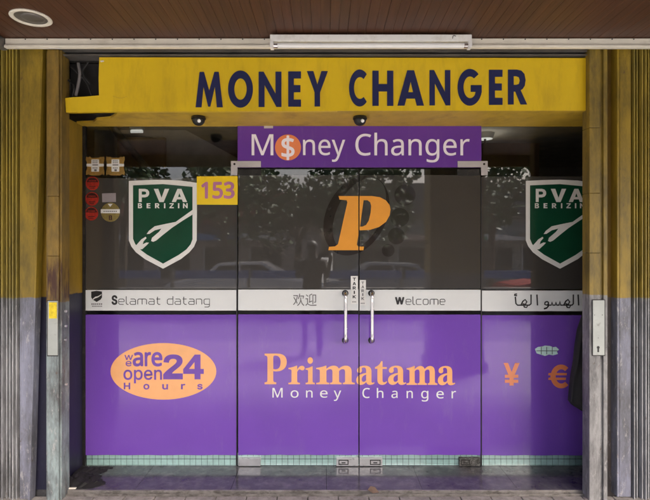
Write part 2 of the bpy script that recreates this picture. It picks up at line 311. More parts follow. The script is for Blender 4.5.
# ---- letter outlines
G = {
'n:M': '65 0 65 480 154 480 302 87 305 87 455 480 544 480 544 0 484 0 484 295 486 364 489 420 486 420 326 0 277 0 119 420 116 420 120 364 121 291 121 0',
'n:ney': '57 0 57 360 105 360 113 311 117 311 130 328 146 342 165 353 186 361 208 365 230 367 270 363 302 353 328 335 346 310 357 277 361 234 361 0 302 0 302 230 293 278 266 307 222 317 186 313 158 302 139 283 126 258 119 226 116 187 116 0|625 -7 593 -4 562 3 535 14 511 30 490 51 474 76 462 106 454 140 452 177 454 215 461 249 472 279 487 305 505 326 528 344 553 357 581 364 611 367 641 364 667 358 691 347 711 331 728 312 742 290 752 264 758 235 760 204 760 169 513 169 517 131 528 100 544 76 567 58 595 47 628 44 650 44 670 46 689 50 743 69 743 17 689 -1 670 -4 649 -6|514 216 698 216 695 244 688 269 677 290 660 306 638 315 610 318 584 315 562 306 544 291 530 271 520 245|850 -161 822 -160 801 -156 801 -109 819 -111 841 -113 860 -111 877 -105 891 -95 902 -82 912 -67 921 -49 940 -1 794 360 858 360 936 155 954 104 966 57 968 57 981 101 999 156 1073 360 1136 360 981 -50 967 -81 951 -108 933 -131 910 -148 883 -158',
'n:Changer': '261 -7 215 -3 174 7 139 24 109 46 85 75 65 109 52 149 44 192 41 240 44 287 53 330 67 368 88 403 114 431 146 455 183 472 225 483 271 486 320 483 364 474 404 458 379 407 330 425 311 430 292 432 271 433 223 427 182 410 149 381 124 343 110 296 105 240 109 184 123 137 146 98 178 69 219 52 270 46 330 52 385 65 385 13 329 -2|482 0 482 510 541 510 541 361 537 310 541 310 554 327 570 341 589 352 609 360 631 364 653 366 694 363 727 352 752 335 770 310 781 276 785 234 785 0 727 0 727 230 718 278 691 307 646 317 610 313 582 302 563 283 551 257 543 225 541 186 541 0|984 -7 953 -4 926 5 903 19 885 40 874 67 870 100 875 133 889 161 913 183 946 200 989 210 1043 215 1104 217 1104 238 1102 265 1095 286 1085 301 1070 311 1051 316 1030 318 1011 317 993 315 976 310 928 291 910 335 927 343 945 350 966 357 988 362 1010 365 1033 366 1073 363 1105 353 1130 337 1148 314 1158 283 1162 245 1162 0 1119 0 1107 51 1105 51 1089 33 1072 19 1055 7 1036 0 1012 -5|997 41 1026 44 1051 52 1073 66 1090 86 1100 112 1103 144 1103 176 1050 174 1010 170 979 163 957 152 943 138 934 121 931 99 934 81 940 66 950 55 963 47 979 43|1273 0 1273 360 1321 360 1330 311 1333 311 1346 328 1362 342 1381 353 1402 361 1424 365 1447 367 1486 363 1519 353 1544 335 1562 310 1573 277 1577 234 1577 0 1518 0 1518 230 1510 278 1483 307 1438 317 1402 313 1375 302 1355 283 1343 258 1335 226 1332 187 1332 0|1826 -161 1776 -159 1733 -151 1696 -138 1696 -84 1735 -100 1779 -109 1829 -112 1858 -109 1882 -100 1902 -85 1917 -65 1926 -40 1929 -11 1929 3 1929 27 1931 48 1928 48 1900 17 1862 -1 1817 -7 1773 -1 1737 15 1708 42 1686 79 1673 125 1668 179 1673 233 1686 278 1708 316 1737 344 1773 361 1816 367 1839 365 1860 361 1880 353 1898 343 1914 329 1929 312 1932 312 1940 360 1987 360 1987 -6 1983 -53 1970 -92 1948 -122 1917 -144 1876 -157|1825 42 1858 45 1885 55 1905 71 1918 94 1927 126 1929 165 1929 179 1927 224 1918 259 1904 285 1884 303 1857 313 1824 317 1796 313 1773 301 1754 281 1740 254 1732 220 1729 179 1732 138 1740 104 1754 77 1773 57 1797 46|2255 -7 2222 -4 2192 3 2164 14 2140 30 2120 51 2103 76 2091 106 2084 140 2081 177 2083 215 2090 249 2101 279 2116 305 2135 326 2157 344 2182 357 2210 364 2240 367 2270 364 2296 358 2320 347 2340 331 2357 312 2371 290 2381 264 2387 235 2389 204 2389 169 2142 169 2146 131 2157 100 2174 76 2196 58 2224 47 2257 44 2279 44 2299 46 2318 50 2373 69 2373 17 2318 -1 2299 -4 2278 -6|2144 216 2327 216 2325 244 2318 269 2306 290 2289 306 2267 315 2240 318 2214 315 2191 306 2173 291 2159 271 2149 245|2480 0 2480 360 2529 360 2535 294 2538 294 2551 313 2566 330 2583 345 2602 357 2624 364 2648 367 2670 366 2690 363 2683 308 2664 312 2644 313 2626 311 2609 306 2592 298 2577 286 2564 272 2554 256 2546 236 2541 215 2539 192 2539 0',
'n:oney': '202 -7 172 -4 143 3 117 15 94 32 75 53 58 79 46 109 39 143 37 181 42 236 57 282 82 318 116 345 156 361 204 367 236 364 264 357 290 345 314 328 333 307 349 282 361 252 368 218 370 181 365 126 350 79 325 42 291 15 250 -1|203 42 237 46 263 59 283 80 298 107 306 141 309 181 306 220 298 253 283 281 263 301 236 313 203 317 169 313 143 301 123 281 109 253 101 220 98 181 101 141 109 107 123 80 143 59 170 46|463 0 463 360 511 360 520 311 523 311 536 328 552 342 572 353 592 361 614 365 637 367 676 363 709 353 734 335 752 310 763 277 767 234 767 0 709 0 709 230 700 278 673 307 628 317 592 313 565 302 545 283 533 258 525 226 522 187 522 0|1032 -7 999 -4 969 3 941 14 917 30 897 51 880 76 868 106 861 140 858 177 860 215 867 249 878 279 893 305 912 326 934 344 959 357 987 364 1017 367 1047 364 1073 358 1097 347 1117 331 1135 312 1148 290 1158 264 1164 235 1166 204 1166 169 919 169 923 131 934 100 951 76 973 58 1001 47 1034 44 1056 44 1076 46 1095 50 1150 69 1150 17 1095 -1 1076 -4 1055 -6|921 216 1104 216 1102 244 1095 269 1083 290 1066 306 1044 315 1017 318 991 315 968 306 950 291 936 271 926 245|1257 -161 1228 -160 1208 -156 1208 -109 1225 -111 1247 -113 1266 -111 1283 -105 1297 -95 1309 -82 1319 -67 1327 -49 1346 -1 1201 360 1264 360 1342 155 1360 104 1372 57 1375 57 1387 101 1406 156 1479 360 1543 360 1388 -50 1374 -81 1358 -108 1339 -131 1316 -148 1289 -158',
'n:153': '181 0 181 335 181 381 183 418 164 400 142 381 91 339 60 379 189 480 238 480 238 0|551 -7 527 -6 503 -4 481 0 461 5 442 12 426 19 426 75 444 66 463 58 485 52 508 47 530 45 551 44 584 46 613 55 637 69 655 89 666 115 670 147 666 176 657 200 641 219 618 233 587 242 549 244 506 241 467 234 438 253 456 480 696 480 696 426 506 426 495 287 526 291 569 294 615 290 654 278 686 257 711 229 725 195 730 153 725 107 709 68 683 36 647 12 603 -2|930 -7 906 -6 882 -4 860 -1 839 4 819 11 799 19 799 75 819 65 841 58 864 51 887 47 909 44 931 43 970 46 1001 54 1024 68 1040 87 1049 110 1052 138 1048 165 1037 186 1017 202 990 213 957 220 918 222 872 222 872 273 919 273 955 275 985 284 1008 298 1025 316 1036 338 1039 363 1036 385 1029 403 1015 417 998 428 977 434 952 437 927 435 905 431 885 425 831 396 801 437 820 449 841 461 865 471 891 480 920 485 951 486 997 483 1034 471 1063 453 1083 428 1095 400 1099 367 1096 337 1087 312 1073 290 1053 274 1028 261 1000 253 1000 250 1035 243 1064 231 1086 214 1102 192 1111 166 1114 136 1112 110 1106 85 1095 62 1079 42 1059 25 1035 11 1005 1 970 -5',
'n:¥': '64 0 64 480 339 480 339 0|98 34 306 34 306 445 98 445',
'n:€': '64 0 64 480 339 480 339 0|98 34 306 34 306 445 98 445',
'n:$': '170 -39 170 33 98 39 76 44 57 49 42 55 42 112 58 105 78 99 100 93 124 89 147 86 170 85 170 220 130 233 97 249 73 266 55 287 45 312 42 341 45 372 57 398 76 419 102 435 133 446 170 451 170 510 213 510 213 451 236 450 258 448 278 444 331 426 313 377 266 392 213 400 213 265 241 257 265 248 287 238 305 228 320 216 331 202 340 187 345 169 347 148 343 118 331 93 312 72 285 55 252 43 213 36 213 -39|170 280 170 399 148 396 130 390 117 382 107 372 101 360 99 346 101 329 106 316 115 305 127 295 146 287|213 88 237 92 256 98 271 106 281 117 287 129 289 144 287 159 282 172 273 182 259 191 239 199 213 206',
'n:o': '202 -7 172 -4 143 3 117 15 94 32 75 53 58 79 46 109 39 143 37 181 42 236 57 282 82 318 116 345 156 361 204 367 236 364 264 357 290 345 314 328 333 307 349 282 361 252 368 218 370 181 365 126 350 79 325 42 291 15 250 -1|203 42 237 46 263 59 283 80 298 107 306 141 309 181 306 220 298 253 283 281 263 301 236 313 203 317 169 313 143 301 123 281 109 253 101 220 98 181 101 141 109 107 123 80 143 59 170 46',
'n:n': '57 0 57 360 105 360 113 311 117 311 130 328 146 342 165 353 186 361 208 365 230 367 270 363 302 353 328 335 346 310 357 277 361 234 361 0 302 0 302 230 293 278 266 307 222 317 186 313 158 302 139 283 126 258 119 226 116 187 116 0',
'n:e': '210 -7 177 -4 147 3 120 14 96 30 75 51 59 76 47 106 39 140 37 177 39 215 46 249 57 279 72 305 90 326 112 344 138 357 166 364 196 367 226 364 252 358 276 347 296 331 313 312 327 290 337 264 343 235 345 204 345 169 98 169 102 131 113 100 129 76 152 58 180 47 213 44 235 44 255 46 274 50 328 69 328 17 274 -1 255 -4 234 -6|99 216 283 216 280 244 273 269 262 290 245 306 223 315 195 318 169 315 147 306 129 291 114 271 105 245',
'n:y': '56 -161 28 -160 7 -156 7 -109 25 -111 47 -113 66 -111 83 -105 97 -95 108 -82 118 -67 127 -49 146 -1 1 360 64 360 142 155 160 104 172 57 175 57 187 101 206 156 279 360 343 360 187 -50 174 -81 157 -108 139 -131 116 -148 89 -158',
'n:c': '201 -7 171 -5 143 2 117 13 93 28 74 48 58 73 46 103 39 138 37 178 39 220 47 256 59 286 76 311 96 332 119 347 146 358 174 365 206 367 259 361 300 347 282 298 244 310 204 315 166 310 136 293 115 266 102 228 98 179 101 139 110 105 124 79 144 60 170 48 201 44 220 45 237 47 253 50 294 65 294 13 254 -2',
'n:h': '57 0 57 510 116 510 116 361 113 310 117 310 130 327 146 341 164 352 185 360 206 364 229 366 269 363 302 352 328 335 346 310 357 276 361 234 361 0 302 0 302 230 293 278 266 307 222 317 186 313 158 302 139 283 126 257 119 225 116 186 116 0',
'n:a': '144 -7 114 -4 86 5 63 19 45 40 34 67 31 100 36 133 50 161 73 183 106 200 150 210 203 215 265 217 265 238 262 265 256 286 245 301 230 311 212 316 190 318 172 317 154 315 136 310 89 291 71 335 87 343 106 350 126 357 148 362 170 365 193 366 233 363 266 353 291 337 308 314 319 283 322 245 322 0 279 0 268 51 265 51 249 33 233 19 216 7 196 0 173 -5|158 41 187 44 212 52 234 66 251 86 261 112 264 144 264 176 211 174 171 170 140 163 118 152 103 138 95 121 92 99 94 81 100 66 110 55 124 47 140 43',
'n:g': '195 -161 145 -159 102 -151 65 -138 65 -84 103 -100 148 -109 198 -112 227 -109 251 -100 271 -85 286 -65 295 -40 298 -11 298 3 298 27 300 48 297 48 268 17 231 -1 185 -7 142 -1 106 15 76 42 54 79 41 125 37 179 41 233 54 278 76 316 106 344 142 361 185 367 208 365 229 361 249 353 267 343 283 329 298 312 301 312 309 360 356 360 356 -6 352 -53 338 -92 317 -122 286 -144 245 -157|194 42 227 45 253 55 273 71 287 94 295 126 298 165 298 179 295 224 287 259 273 285 252 303 226 313 193 317 165 313 142 301 123 281 109 254 101 220 98 179 101 138 109 104 123 77 141 57 165 46',
'n:r': '57 0 57 360 105 360 112 294 115 294 128 313 143 330 160 345 179 357 201 364 225 367 247 366 267 363 260 308 241 312 221 313 203 311 186 306 169 298 154 286 141 272 131 256 123 236 118 215 116 192 116 0',
'n:C': '261 -7 215 -3 174 7 139 24 109 46 85 75 65 109 52 149 44 192 41 240 44 287 53 330 67 368 88 403 114 431 146 455 183 472 225 483 271 486 320 483 364 474 404 458 379 407 330 425 311 430 292 432 271 433 223 427 182 410 149 381 124 343 110 296 105 240 109 184 123 137 146 98 178 69 219 52 270 46 330 52 385 65 385 13 329 -2',
'i:PVA': '60 0 60 509 235 509 272 506 305 499 332 487 356 471 375 452 390 430 400 404 407 377 409 348 407 318 400 291 390 265 375 243 356 223 332 207 305 195 272 188 235 186 109 186 109 242 233 242 257 244 279 248 297 256 312 266 324 279 333 294 339 310 343 328 344 348 343 367 339 385 333 402 324 416 312 428 297 439 279 446 257 451 232 452 125 452 125 0|648 0 461 509 529 509 637 206 660 137 692 31 679 31 712 138 734 206 839 509 907 509 722 0|941 0 1126 509 1200 509 1387 0 1319 0 1211 302 1188 372 1156 478 1169 478 1137 371 1115 302 1009 0|1034 142 1034 199 1294 199 1294 142',
'i:BERIZIN': '60 0 60 509 241 509 274 507 304 501 329 491 350 477 367 461 381 442 390 421 396 398 398 374 397 353 393 336 387 320 378 307 368 295 356 286 343 278 329 272 315 267 315 262 331 260 347 254 363 245 378 234 391 220 402 203 411 184 416 161 418 136 416 111 410 88 400 67 386 48 368 31 344 18 317 8 284 2 247 0|125 57 245 57 281 60 309 67 330 80 344 96 353 115 355 137 354 153 350 169 342 184 333 197 320 209 306 218 289 225 269 229 248 231 125 231|125 285 238 285 256 287 273 290 288 296 302 304 314 314 323 326 330 340 335 355 336 372 333 393 326 412 313 429 294 442 270 449 240 452 125 452|516 0 516 509 829 509 829 452 581 452 581 286 812 286 812 229 581 229 581 57 831 57 831 0|935 0 935 509 1111 509 1148 506 1180 500 1208 489 1231 473 1250 455 1265 433 1276 408 1282 381 1284 352 1282 323 1276 296 1265 271 1250 250 1231 232 1208 217 1180 206 1147 200 1111 198 971 198 971 255 1108 255 1133 256 1154 260 1172 267 1187 276 1199 287 1208 300 1215 316 1219 333 1220 352 1219 371 1215 389 1208 405 1199 419 1187 430 1172 440 1154 446 1132 451 1108 452 999 452 999 0|1228 0 1105 229 1178 229 1302 0|1355 0 1355 57 1442 57 1442 452 1355 452 1355 509 1593 509 1593 452 1506 452 1506 57 1593 57 1593 0|1666 0 1666 46 1898 385 1930 431 1965 476 1972 454 1910 452 1847 452 1664 452 1664 509 2021 509 2021 462 1793 129 1758 81 1721 33 1714 54 1776 57 1838 57 2024 57 2024 0|2094 0 2094 57 2181 57 2181 452 2094 452 2094 509 2332 509 2332 452 2245 452 2245 57 2332 57 2332 0|2423 0 2423 509 2499 509 2706 183 2726 151 2750 107 2777 55 2768 54 2764 108 2762 157 2762 195 2762 509 2826 509 2826 0 2750 0 2565 290 2540 331 2511 381 2470 452 2482 454 2485 384 2487 328 2488 291 2488 0',
'i:are': '160 -9 137 -7 115 -3 94 5 76 15 60 29 48 45 38 63 32 84 30 108 32 128 36 146 43 161 53 174 64 184 78 193 92 200 108 206 125 211 178 220 234 227 247 229 257 231 265 235 271 240 274 246 276 255 276 257 275 272 272 285 267 297 260 307 251 315 240 322 227 327 212 330 196 331 178 330 163 327 149 322 137 316 127 309 118 301 110 292 104 283 100 274 41 291 51 313 64 331 79 346 95 358 114 368 133 375 153 380 173 383 194 384 239 379 255 375 271 369 286 360 300 350 312 336 322 320 330 301 335 278 337 251 337 0 277 0 277 52 272 52 252 25 242 16 229 8 215 1 199 -4 181 -7|170 45 192 47 211 51 228 59 242 68 254 80 263 93 270 108 274 122 276 138 276 190 259 182 231 176 200 171 175 168 134 159 122 153 112 147 103 139 97 130 93 118 92 105 93 93 96 82 102 72 109 64 119 57 130 52 142 48 156 46|442 0 442 379 501 379 501 321 505 321 513 339 526 354 542 367 560 377 580 383 602 385 618 384 633 384 633 322 619 324 596 326 579 324 563 321 548 315 535 306 524 296 515 284 508 269 504 254 503 237 503 0|860 -8 825 -5 794 3 765 16 741 35 720 58 704 85 692 116 685 150 682 187 685 224 692 258 704 290 720 317 740 340 763 359 791 373 821 382 854 384 874 383 894 380 914 374 933 366 951 355 968 341 982 324 995 305 1005 282 1013 256 1018 227 1019 194 1019 169 723 169 723 221 986 221 958 202 957 226 953 248 946 269 937 286 925 301 911 314 894 323 875 328 854 330 832 328 812 323 795 313 780 301 767 286 757 270 750 251 746 231 744 211 744 178 746 151 751 127 759 106 770 88 783 73 799 61 818 53 838 48 861 46 875 47 889 49 902 53 914 58 924 65 934 73 942 82 949 93 954 105 1013 91 1006 72 996 55 983 39 968 26 951 14 931 4 909 -3 886 -7',
'i:open': '207 -8 174 -5 144 3 117 16 93 35 72 58 56 85 44 116 37 150 34 187 37 225 44 260 56 291 72 318 93 341 117 360 144 374 174 382 207 384 241 382 271 374 299 360 323 341 343 318 359 291 371 260 379 225 381 187 379 150 371 116 359 85 343 58 323 35 299 16 271 3 241 -5|207 46 231 49 252 55 270 66 285 80 298 97 307 117 314 139 318 163 319 187 318 212 314 236 307 258 298 278 285 296 270 310 252 321 231 328 207 330 184 328 163 321 145 310 130 296 118 278 108 258 102 236 98 212 96 187 98 163 102 139 108 117 118 97 130 80 145 66 163 55 184 49|468 -143 468 379 527 379 527 319 533 319 552 346 562 355 573 364 587 373 603 379 622 383 644 384 675 382 703 374 728 361 751 342 769 320 785 293 796 261 803 227 805 189 803 151 796 116 785 84 770 57 751 34 728 16 703 3 675 -6 645 -8 623 -7 604 -3 588 4 574 12 563 21 553 31 533 59 529 59 529 -143|635 47 658 49 677 55 695 66 709 80 721 97 731 117 738 139 742 163 743 189 742 215 738 239 731 261 722 281 710 298 695 311 678 322 658 328 635 330 613 328 593 322 576 312 562 299 550 282 540 263 533 241 529 216 528 189 529 162 533 138 540 115 550 95 562 78 577 65 594 55 614 49|1052 -8 1016 -5 985 3 956 16 932 35 912 58 895 85 883 116 876 150 874 187 876 224 883 258 895 290 911 317 931 340 955 359 982 373 1012 382 1045 384 1065 383 1085 380 1105 374 1124 366 1142 355 1159 341 1174 324 1186 305 1197 282 1204 256 1209 227 1211 194 1211 169 914 169 914 221 1178 221 1149 202 1148 226 1144 248 1137 269 1128 286 1116 301 1102 314 1085 323 1066 328 1045 330 1023 328 1003 323 986 313 971 301 958 286 948 270 941 251 937 231 935 211 935 178 937 151 942 127 950 106 961 88 974 73 991 61 1009 53 1029 48 1052 46 1067 47 1080 49 1093 53 1105 58 1116 65 1125 73 1133 82 1140 93 1145 105 1205 91 1197 72 1187 55 1175 39 1159 26 1142 14 1122 4 1100 -3 1077 -7|1357 227 1357 0 1296 0 1296 379 1355 379 1355 287 1346 287 1359 319 1376 344 1396 362 1418 374 1443 382 1471 384 1495 383 1518 377 1538 369 1556 356 1572 340 1584 321 1593 298 1599 271 1601 240 1601 0 1539 0 1539 235 1537 263 1529 286 1516 304 1499 318 1478 326 1453 329 1436 328 1419 324 1404 317 1391 308 1379 297 1370 283 1363 266 1359 248',
'i:w': '138 0 23 379 87 379 133 214 154 137 175 41 165 41 186 135 206 214 252 379 316 379 362 214 382 136 402 41 391 41 413 135 434 214 480 379 545 379 429 0 368 0 319 172 305 225 291 280 277 338 291 338 277 280 263 225 248 172 199 0',
'i:e': '212 -8 177 -5 145 3 117 16 92 35 72 58 56 85 44 116 37 150 34 187 36 224 44 258 55 290 71 317 91 340 115 359 142 373 172 382 205 384 226 383 246 380 266 374 285 366 303 355 319 341 334 324 347 305 357 282 365 256 370 227 371 194 371 169 75 169 75 221 338 221 310 202 308 226 304 248 298 269 288 286 277 301 263 314 246 323 227 328 205 330 183 328 164 323 146 313 131 301 119 286 109 270 102 251 97 231 96 211 96 178 98 151 102 127 110 106 121 88 135 73 151 61 169 53 190 48 212 46 227 47 241 49 254 53 265 58 276 65 285 73 294 82 300 93 306 105 365 91 358 72 348 55 335 39 320 26 302 14 283 4 261 -3 237 -7',
'i:24': '64 0 64 47 234 229 282 282 294 298 303 312 311 327 316 341 319 356 320 371 319 389 315 405 308 419 298 431 287 441 273 449 258 455 241 458 224 460 205 458 188 454 172 447 159 438 148 427 139 413 132 398 128 381 127 362 66 362 68 391 75 418 86 442 102 464 121 482 143 496 168 507 196 513 225 516 254 513 281 507 306 497 328 482 346 465 361 445 372 423 379 398 381 372 380 354 377 336 371 318 363 299 351 280 336 259 267 180 153 60 153 57 389 57 389 0|493 105 493 158 700 509 764 509 562 166 562 163 866 163 866 105|735 0 735 121 735 146 735 318 796 318 796 0',
'i:H': '60 0 60 509 125 509 125 289 392 289 392 509 457 509 457 0 392 0 392 232 125 232 125 0',
'i:o': '207 -8 174 -5 144 3 117 16 93 35 72 58 56 85 44 116 37 150 34 187 37 225 44 260 56 291 72 318 93 341 117 360 144 374 174 382 207 384 241 382 271 374 299 360 323 341 343 318 359 291 371 260 379 225 381 187 379 150 371 116 359 85 343 58 323 35 299 16 271 3 241 -5|207 46 231 49 252 55 270 66 285 80 298 97 307 117 314 139 318 163 319 187 318 212 314 236 307 258 298 278 285 296 270 310 252 321 231 328 207 330 184 328 163 321 145 310 130 296 118 278 108 258 102 236 98 212 96 187 98 163 102 139 108 117 118 97 130 80 145 66 163 55 184 49',
'i:u': '182 -5 158 -3 135 2 115 11 97 23 82 39 69 59 60 82 54 109 53 139 53 379 114 379 114 144 116 117 124 94 137 75 154 61 175 53 200 50 218 51 234 55 249 62 263 71 274 83 283 97 290 113 295 132 296 153 296 379 357 379 357 0 298 0 298 92 307 92 294 60 277 35 257 17 234 5 209 -3',
'i:r': '53 0 53 379 112 379 112 321 115 321 124 339 137 354 152 367 171 377 191 383 213 385 229 384 243 384 243 322 230 324 207 326 190 324 174 321 159 315 146 306 135 296 126 284 119 269 115 254 114 237 114 0',
'i:s': '182 -8 157 -7 133 -3 112 3 93 12 76 24 62 38 50 54 41 73 36 94 94 107 101 87 111 72 124 60 141 52 160 47 181 45 206 47 227 53 244 62 258 74 265 88 268 103 266 115 262 126 254 136 243 144 229 150 212 155 149 170 118 180 92 192 72 208 58 227 50 249 47 274 49 295 55 314 65 332 79 347 95 360 115 370 137 378 161 383 187 384 212 383 234 379 254 372 271 363 286 352 299 339 309 324 318 308 324 290 268 277 262 291 254 304 243 316 228 325 210 331 187 333 166 331 147 326 131 317 119 305 111 292 109 277 110 264 115 253 124 243 136 235 152 229 172 223 229 209 261 200 287 187 306 171 320 153 328 131 331 107 329 85 323 65 312 47 298 31 281 18 260 6 236 -2 210 -7',
'i:S': '224 -9 188 -7 156 -1 128 9 102 23 81 40 64 60 51 83 42 109 38 137 104 137 108 118 114 102 123 88 136 76 150 66 166 59 185 53 204 50 224 49 246 50 267 54 286 60 303 69 317 79 329 92 338 106 344 122 346 139 344 154 340 168 332 179 322 189 310 197 296 205 245 222 184 239 145 253 112 269 86 289 67 313 56 341 52 372 54 400 62 425 75 448 92 468 113 484 138 498 165 508 195 514 227 516 259 514 289 508 316 498 340 484 360 468 377 449 390 427 398 403 401 378 337 378 332 402 320 421 302 437 280 449 254 456 225 459 204 457 185 454 167 448 152 440 139 430 129 418 121 405 117 391 115 376 117 359 122 345 131 334 142 324 155 315 169 308 212 293 264 279 312 264 328 256 344 248 359 238 372 226 384 213 395 198 402 180 407 161 408 139 406 112 399 87 386 64 370 43 349 25 323 11 294 0 261 -7',
'i:W': '155 0 16 509 82 509 163 196 175 145 187 94 197 40 189 40 200 94 211 145 224 196 306 509 380 509 462 196 474 145 486 94 497 40 488 40 499 94 510 145 523 196 603 509 670 509 530 0 455 0 368 323 351 391 336 475 350 475 335 395 318 323 230 0',
'i:T': '32 452 32 509 417 509 417 452 257 452 257 0 193 0 193 452',
'i:A': '16 0 201 509 276 509 463 0 395 0 287 302 264 372 232 478 245 478 213 371 191 302 85 0|110 142 110 199 370 199 370 142',
'i:R': '60 0 60 509 236 509 273 506 305 500 333 489 356 473 376 455 390 433 401 408 407 381 409 352 407 323 401 296 390 271 376 250 356 232 333 217 305 206 273 200 236 198 96 198 96 255 234 255 258 256 280 260 298 267 313 276 325 287 334 300 340 316 344 333 345 352 344 371 340 389 334 405 325 419 313 430 298 440 279 446 258 451 233 452 125 452 125 0|353 0 230 229 303 229 428 0',
'i:I': '31 0 31 57 118 57 118 452 31 452 31 509 269 509 269 452 183 452 183 57 269 57 269 0',
'i:K': '104 145 104 216 139 261 174 303 212 344 364 509 448 509 231 276 228 276|60 0 60 509 125 509 125 334 124 225 125 193 125 0|372 0 188 259 228 309 449 0',
'c:欢': '53 550 113 468 174 380 232 290 170 189 100 107 25 44 43 27 62 6 76 -13 148 49 215 126 275 218 304 166 329 117 350 73 410 123 384 175 353 233 315 295 363 419 402 558 429 713 383 728 370 725 50 725 50 657 350 657 329 554 301 457 268 367 215 444 160 520 106 591|547 839 521 697 483 568 427 464 448 452 471 435 488 421 521 479 550 546 575 620 862 620 848 567 834 517 819 475 879 456 903 521 927 598 947 677 897 691 885 689 593 689 619 829|632 560 632 490 628 394 609 288 564 178 484 70 357 -30 376 -45 395 -64 410 -82 495 -20 562 46 613 115 650 185 675 256 707 168 746 89 794 21 852 -35 920 -80 934 -58 953 -35 971 -17 888 36 821 109 768 200 729 305 701 422 703 489 703 560',
'c:迎': '68 735 133 691 196 644 244 600 293 652 244 694 180 739 114 780|251 490 48 490 48 420 178 420 178 100 134 74 87 34 39 -14 89 -79 138 -17 184 28 222 46 249 37 282 14 320 -12 395 -45 484 -62 594 -67 716 -66 843 -62 939 -57 944 -31 952 -3 961 21 846 11 719 4 596 2 494 5 408 20 335 51 300 74 273 92 251 105|621 766 621 48 690 48 690 701 851 701 851 250 850 241 845 236 836 234 815 233 782 233 740 234 749 213 758 190 763 169 817 170 858 173 888 181 908 196 918 218 921 249 921 766|343 157 372 173 446 200 602 253 599 273 597 297 597 320 426 268 426 703 492 728 557 756 615 787 560 842 502 807 431 773 356 743 356 295 347 257 328 230 307 214 320 197 334 176',
'a:1': '58 -230 40 -148 79 -142 116 -134 151 -126 183 -114 212 -101 238 -84 260 -64 279 -40 294 -13 305 19 312 55 314 97 311 140 303 177 289 210 271 235 249 250 224 255 210 253 197 248 185 239 174 227 164 213 156 196 149 177 145 158 144 137 145 126 148 116 152 108 158 100 166 94 176 90 215 80 271 77 482 77 495 76 505 72 513 66 518 57 521 48 522 38 520 28 516 18 508 9 498 1 486 -4 472 -5 233 -5 204 -4 176 1 150 8 126 18 105 32 88 49 74 69 67 93 64 121 65 149 70 175 77 202 87 226 99 249 113 271 128 289 146 306 166 319 186 329 209 335 232 337 262 334 289 325 314 310 336 289 355 262 371 229 383 189 390 143 392 91 388 32 375 -22 355 -70 325 -111 288 -147 243 -177 189 -201 127 -218|472 -5 482 77 534 82 547 86 558 94 568 105 576 119 585 139 593 163 621 275 696 254 682 194 678 171 675 150 674 130 675 120 678 110 682 102 689 95 698 88 710 84 724 80 742 78 762 77 781 78 797 79 811 82 823 87 833 95 843 106 851 121 858 142 865 167 886 282 962 268 955 224 948 173 944 130 945 121 947 112 951 104 956 96 965 89 977 84 992 80 1011 78 1035 77 1065 79 1089 86 1108 98 1120 114 1128 136 1130 162 1129 211 1126 268 1118 340 1191 345 1205 212 1210 180 1218 153 1227 131 1237 113 1251 99 1266 89 1284 82 1306 78 1332 77 1345 76 1355 72 1363 66 1368 57 1371 48 1372 38 1370 28 1366 18 1358 9 1348 1 1336 -4 1322 -5 1300 -4 1280 -1 1262 5 1245 12 1229 20 1216 31 1203 42 1193 55 1184 69 1176 83 1170 98 1166 114 1184 108 1175 80 1164 57 1150 39 1133 24 1114 13 1094 5 1072 -1 1050 -4 1026 -5 998 -4 974 0 954 6 937 15 922 26 911 40 901 56 895 75 890 97 924 97 911 71 898 49 884 32 869 19 852 9 832 3 809 -2 782 -4 750 -5 733 -4 715 -1 697 3 678 10 662 21 647 35 635 53 627 76 622 105 652 111 640 80 626 55 611 36 593 21 574 10 552 3 528 -1 501 -4|1629 -217 1588 -214 1550 -204 1515 -188 1483 -165 1456 -136 1434 -101 1417 -58 1407 -9 1404 46 1406 99 1412 148 1423 195 1437 238 1454 277 1474 312 1495 343 1518 369 1543 389 1568 404 1593 413 1618 416 1639 414 1659 408 1677 397 1693 383 1707 365 1718 344 1726 320 1731 293 1733 263 1732 235 1727 207 1720 179 1709 152 1693 127 1672 103 1644 82 1611 65 1570 51 1635 106 1700 92 1766 81 1839 77 1852 76 1862 72 1870 66 1875 57 1878 48 1879 38 1877 28 1873 18 1865 9 1855 1 1843 -4 1829 -5 1771 -2 1709 6 1650 16 1737 19 1752 1 1763 -19 1772 -40 1776 -60 1778 -81 1776 -103 1772 -123 1764 -142 1753 -160 1740 -176 1723 -190 1704 -202 1682 -210 1657 -215|1322 -5 1332 77 1374 77 1414 78 1418 4 1371 -3|1631 -135 1643 -134 1655 -132 1667 -128 1678 -123 1687 -116 1696 -107 1702 -95 1706 -81 1707 -65 1706 -49 1701 -34 1695 -20 1684 -7 1670 4 1651 14 1627 21 1598 26 1563 27 1536 26 1507 22 1476 15 1476 83 1501 87 1524 92 1546 99 1566 106 1584 116 1601 128 1616 142 1628 159 1638 178 1645 200 1650 226 1651 254 1648 288 1645 300 1640 311 1635 321 1628 328 1620 333 1611 334 1600 332 1588 325 1575 314 1560 299 1546 280 1533 258 1520 233 1508 204 1498 173 1491 138 1487 102 1485 64 1487 24 1491 -11 1500 -41 1510 -65 1523 -85 1537 -101 1553 -113 1569 -122 1585 -128 1601 -132 1617 -134|1829 -5 1838 77 1872 78 1899 82 1918 88 1931 97 1940 110 1944 127 1946 205 1927 714 2008 714 2028 214 2029 180 2027 149 2024 120 2019 94 2011 71 1998 51 1983 34 1962 20 1938 9 1907 1 1871 -3|2181 0 2161 714 2242 714 2262 0',
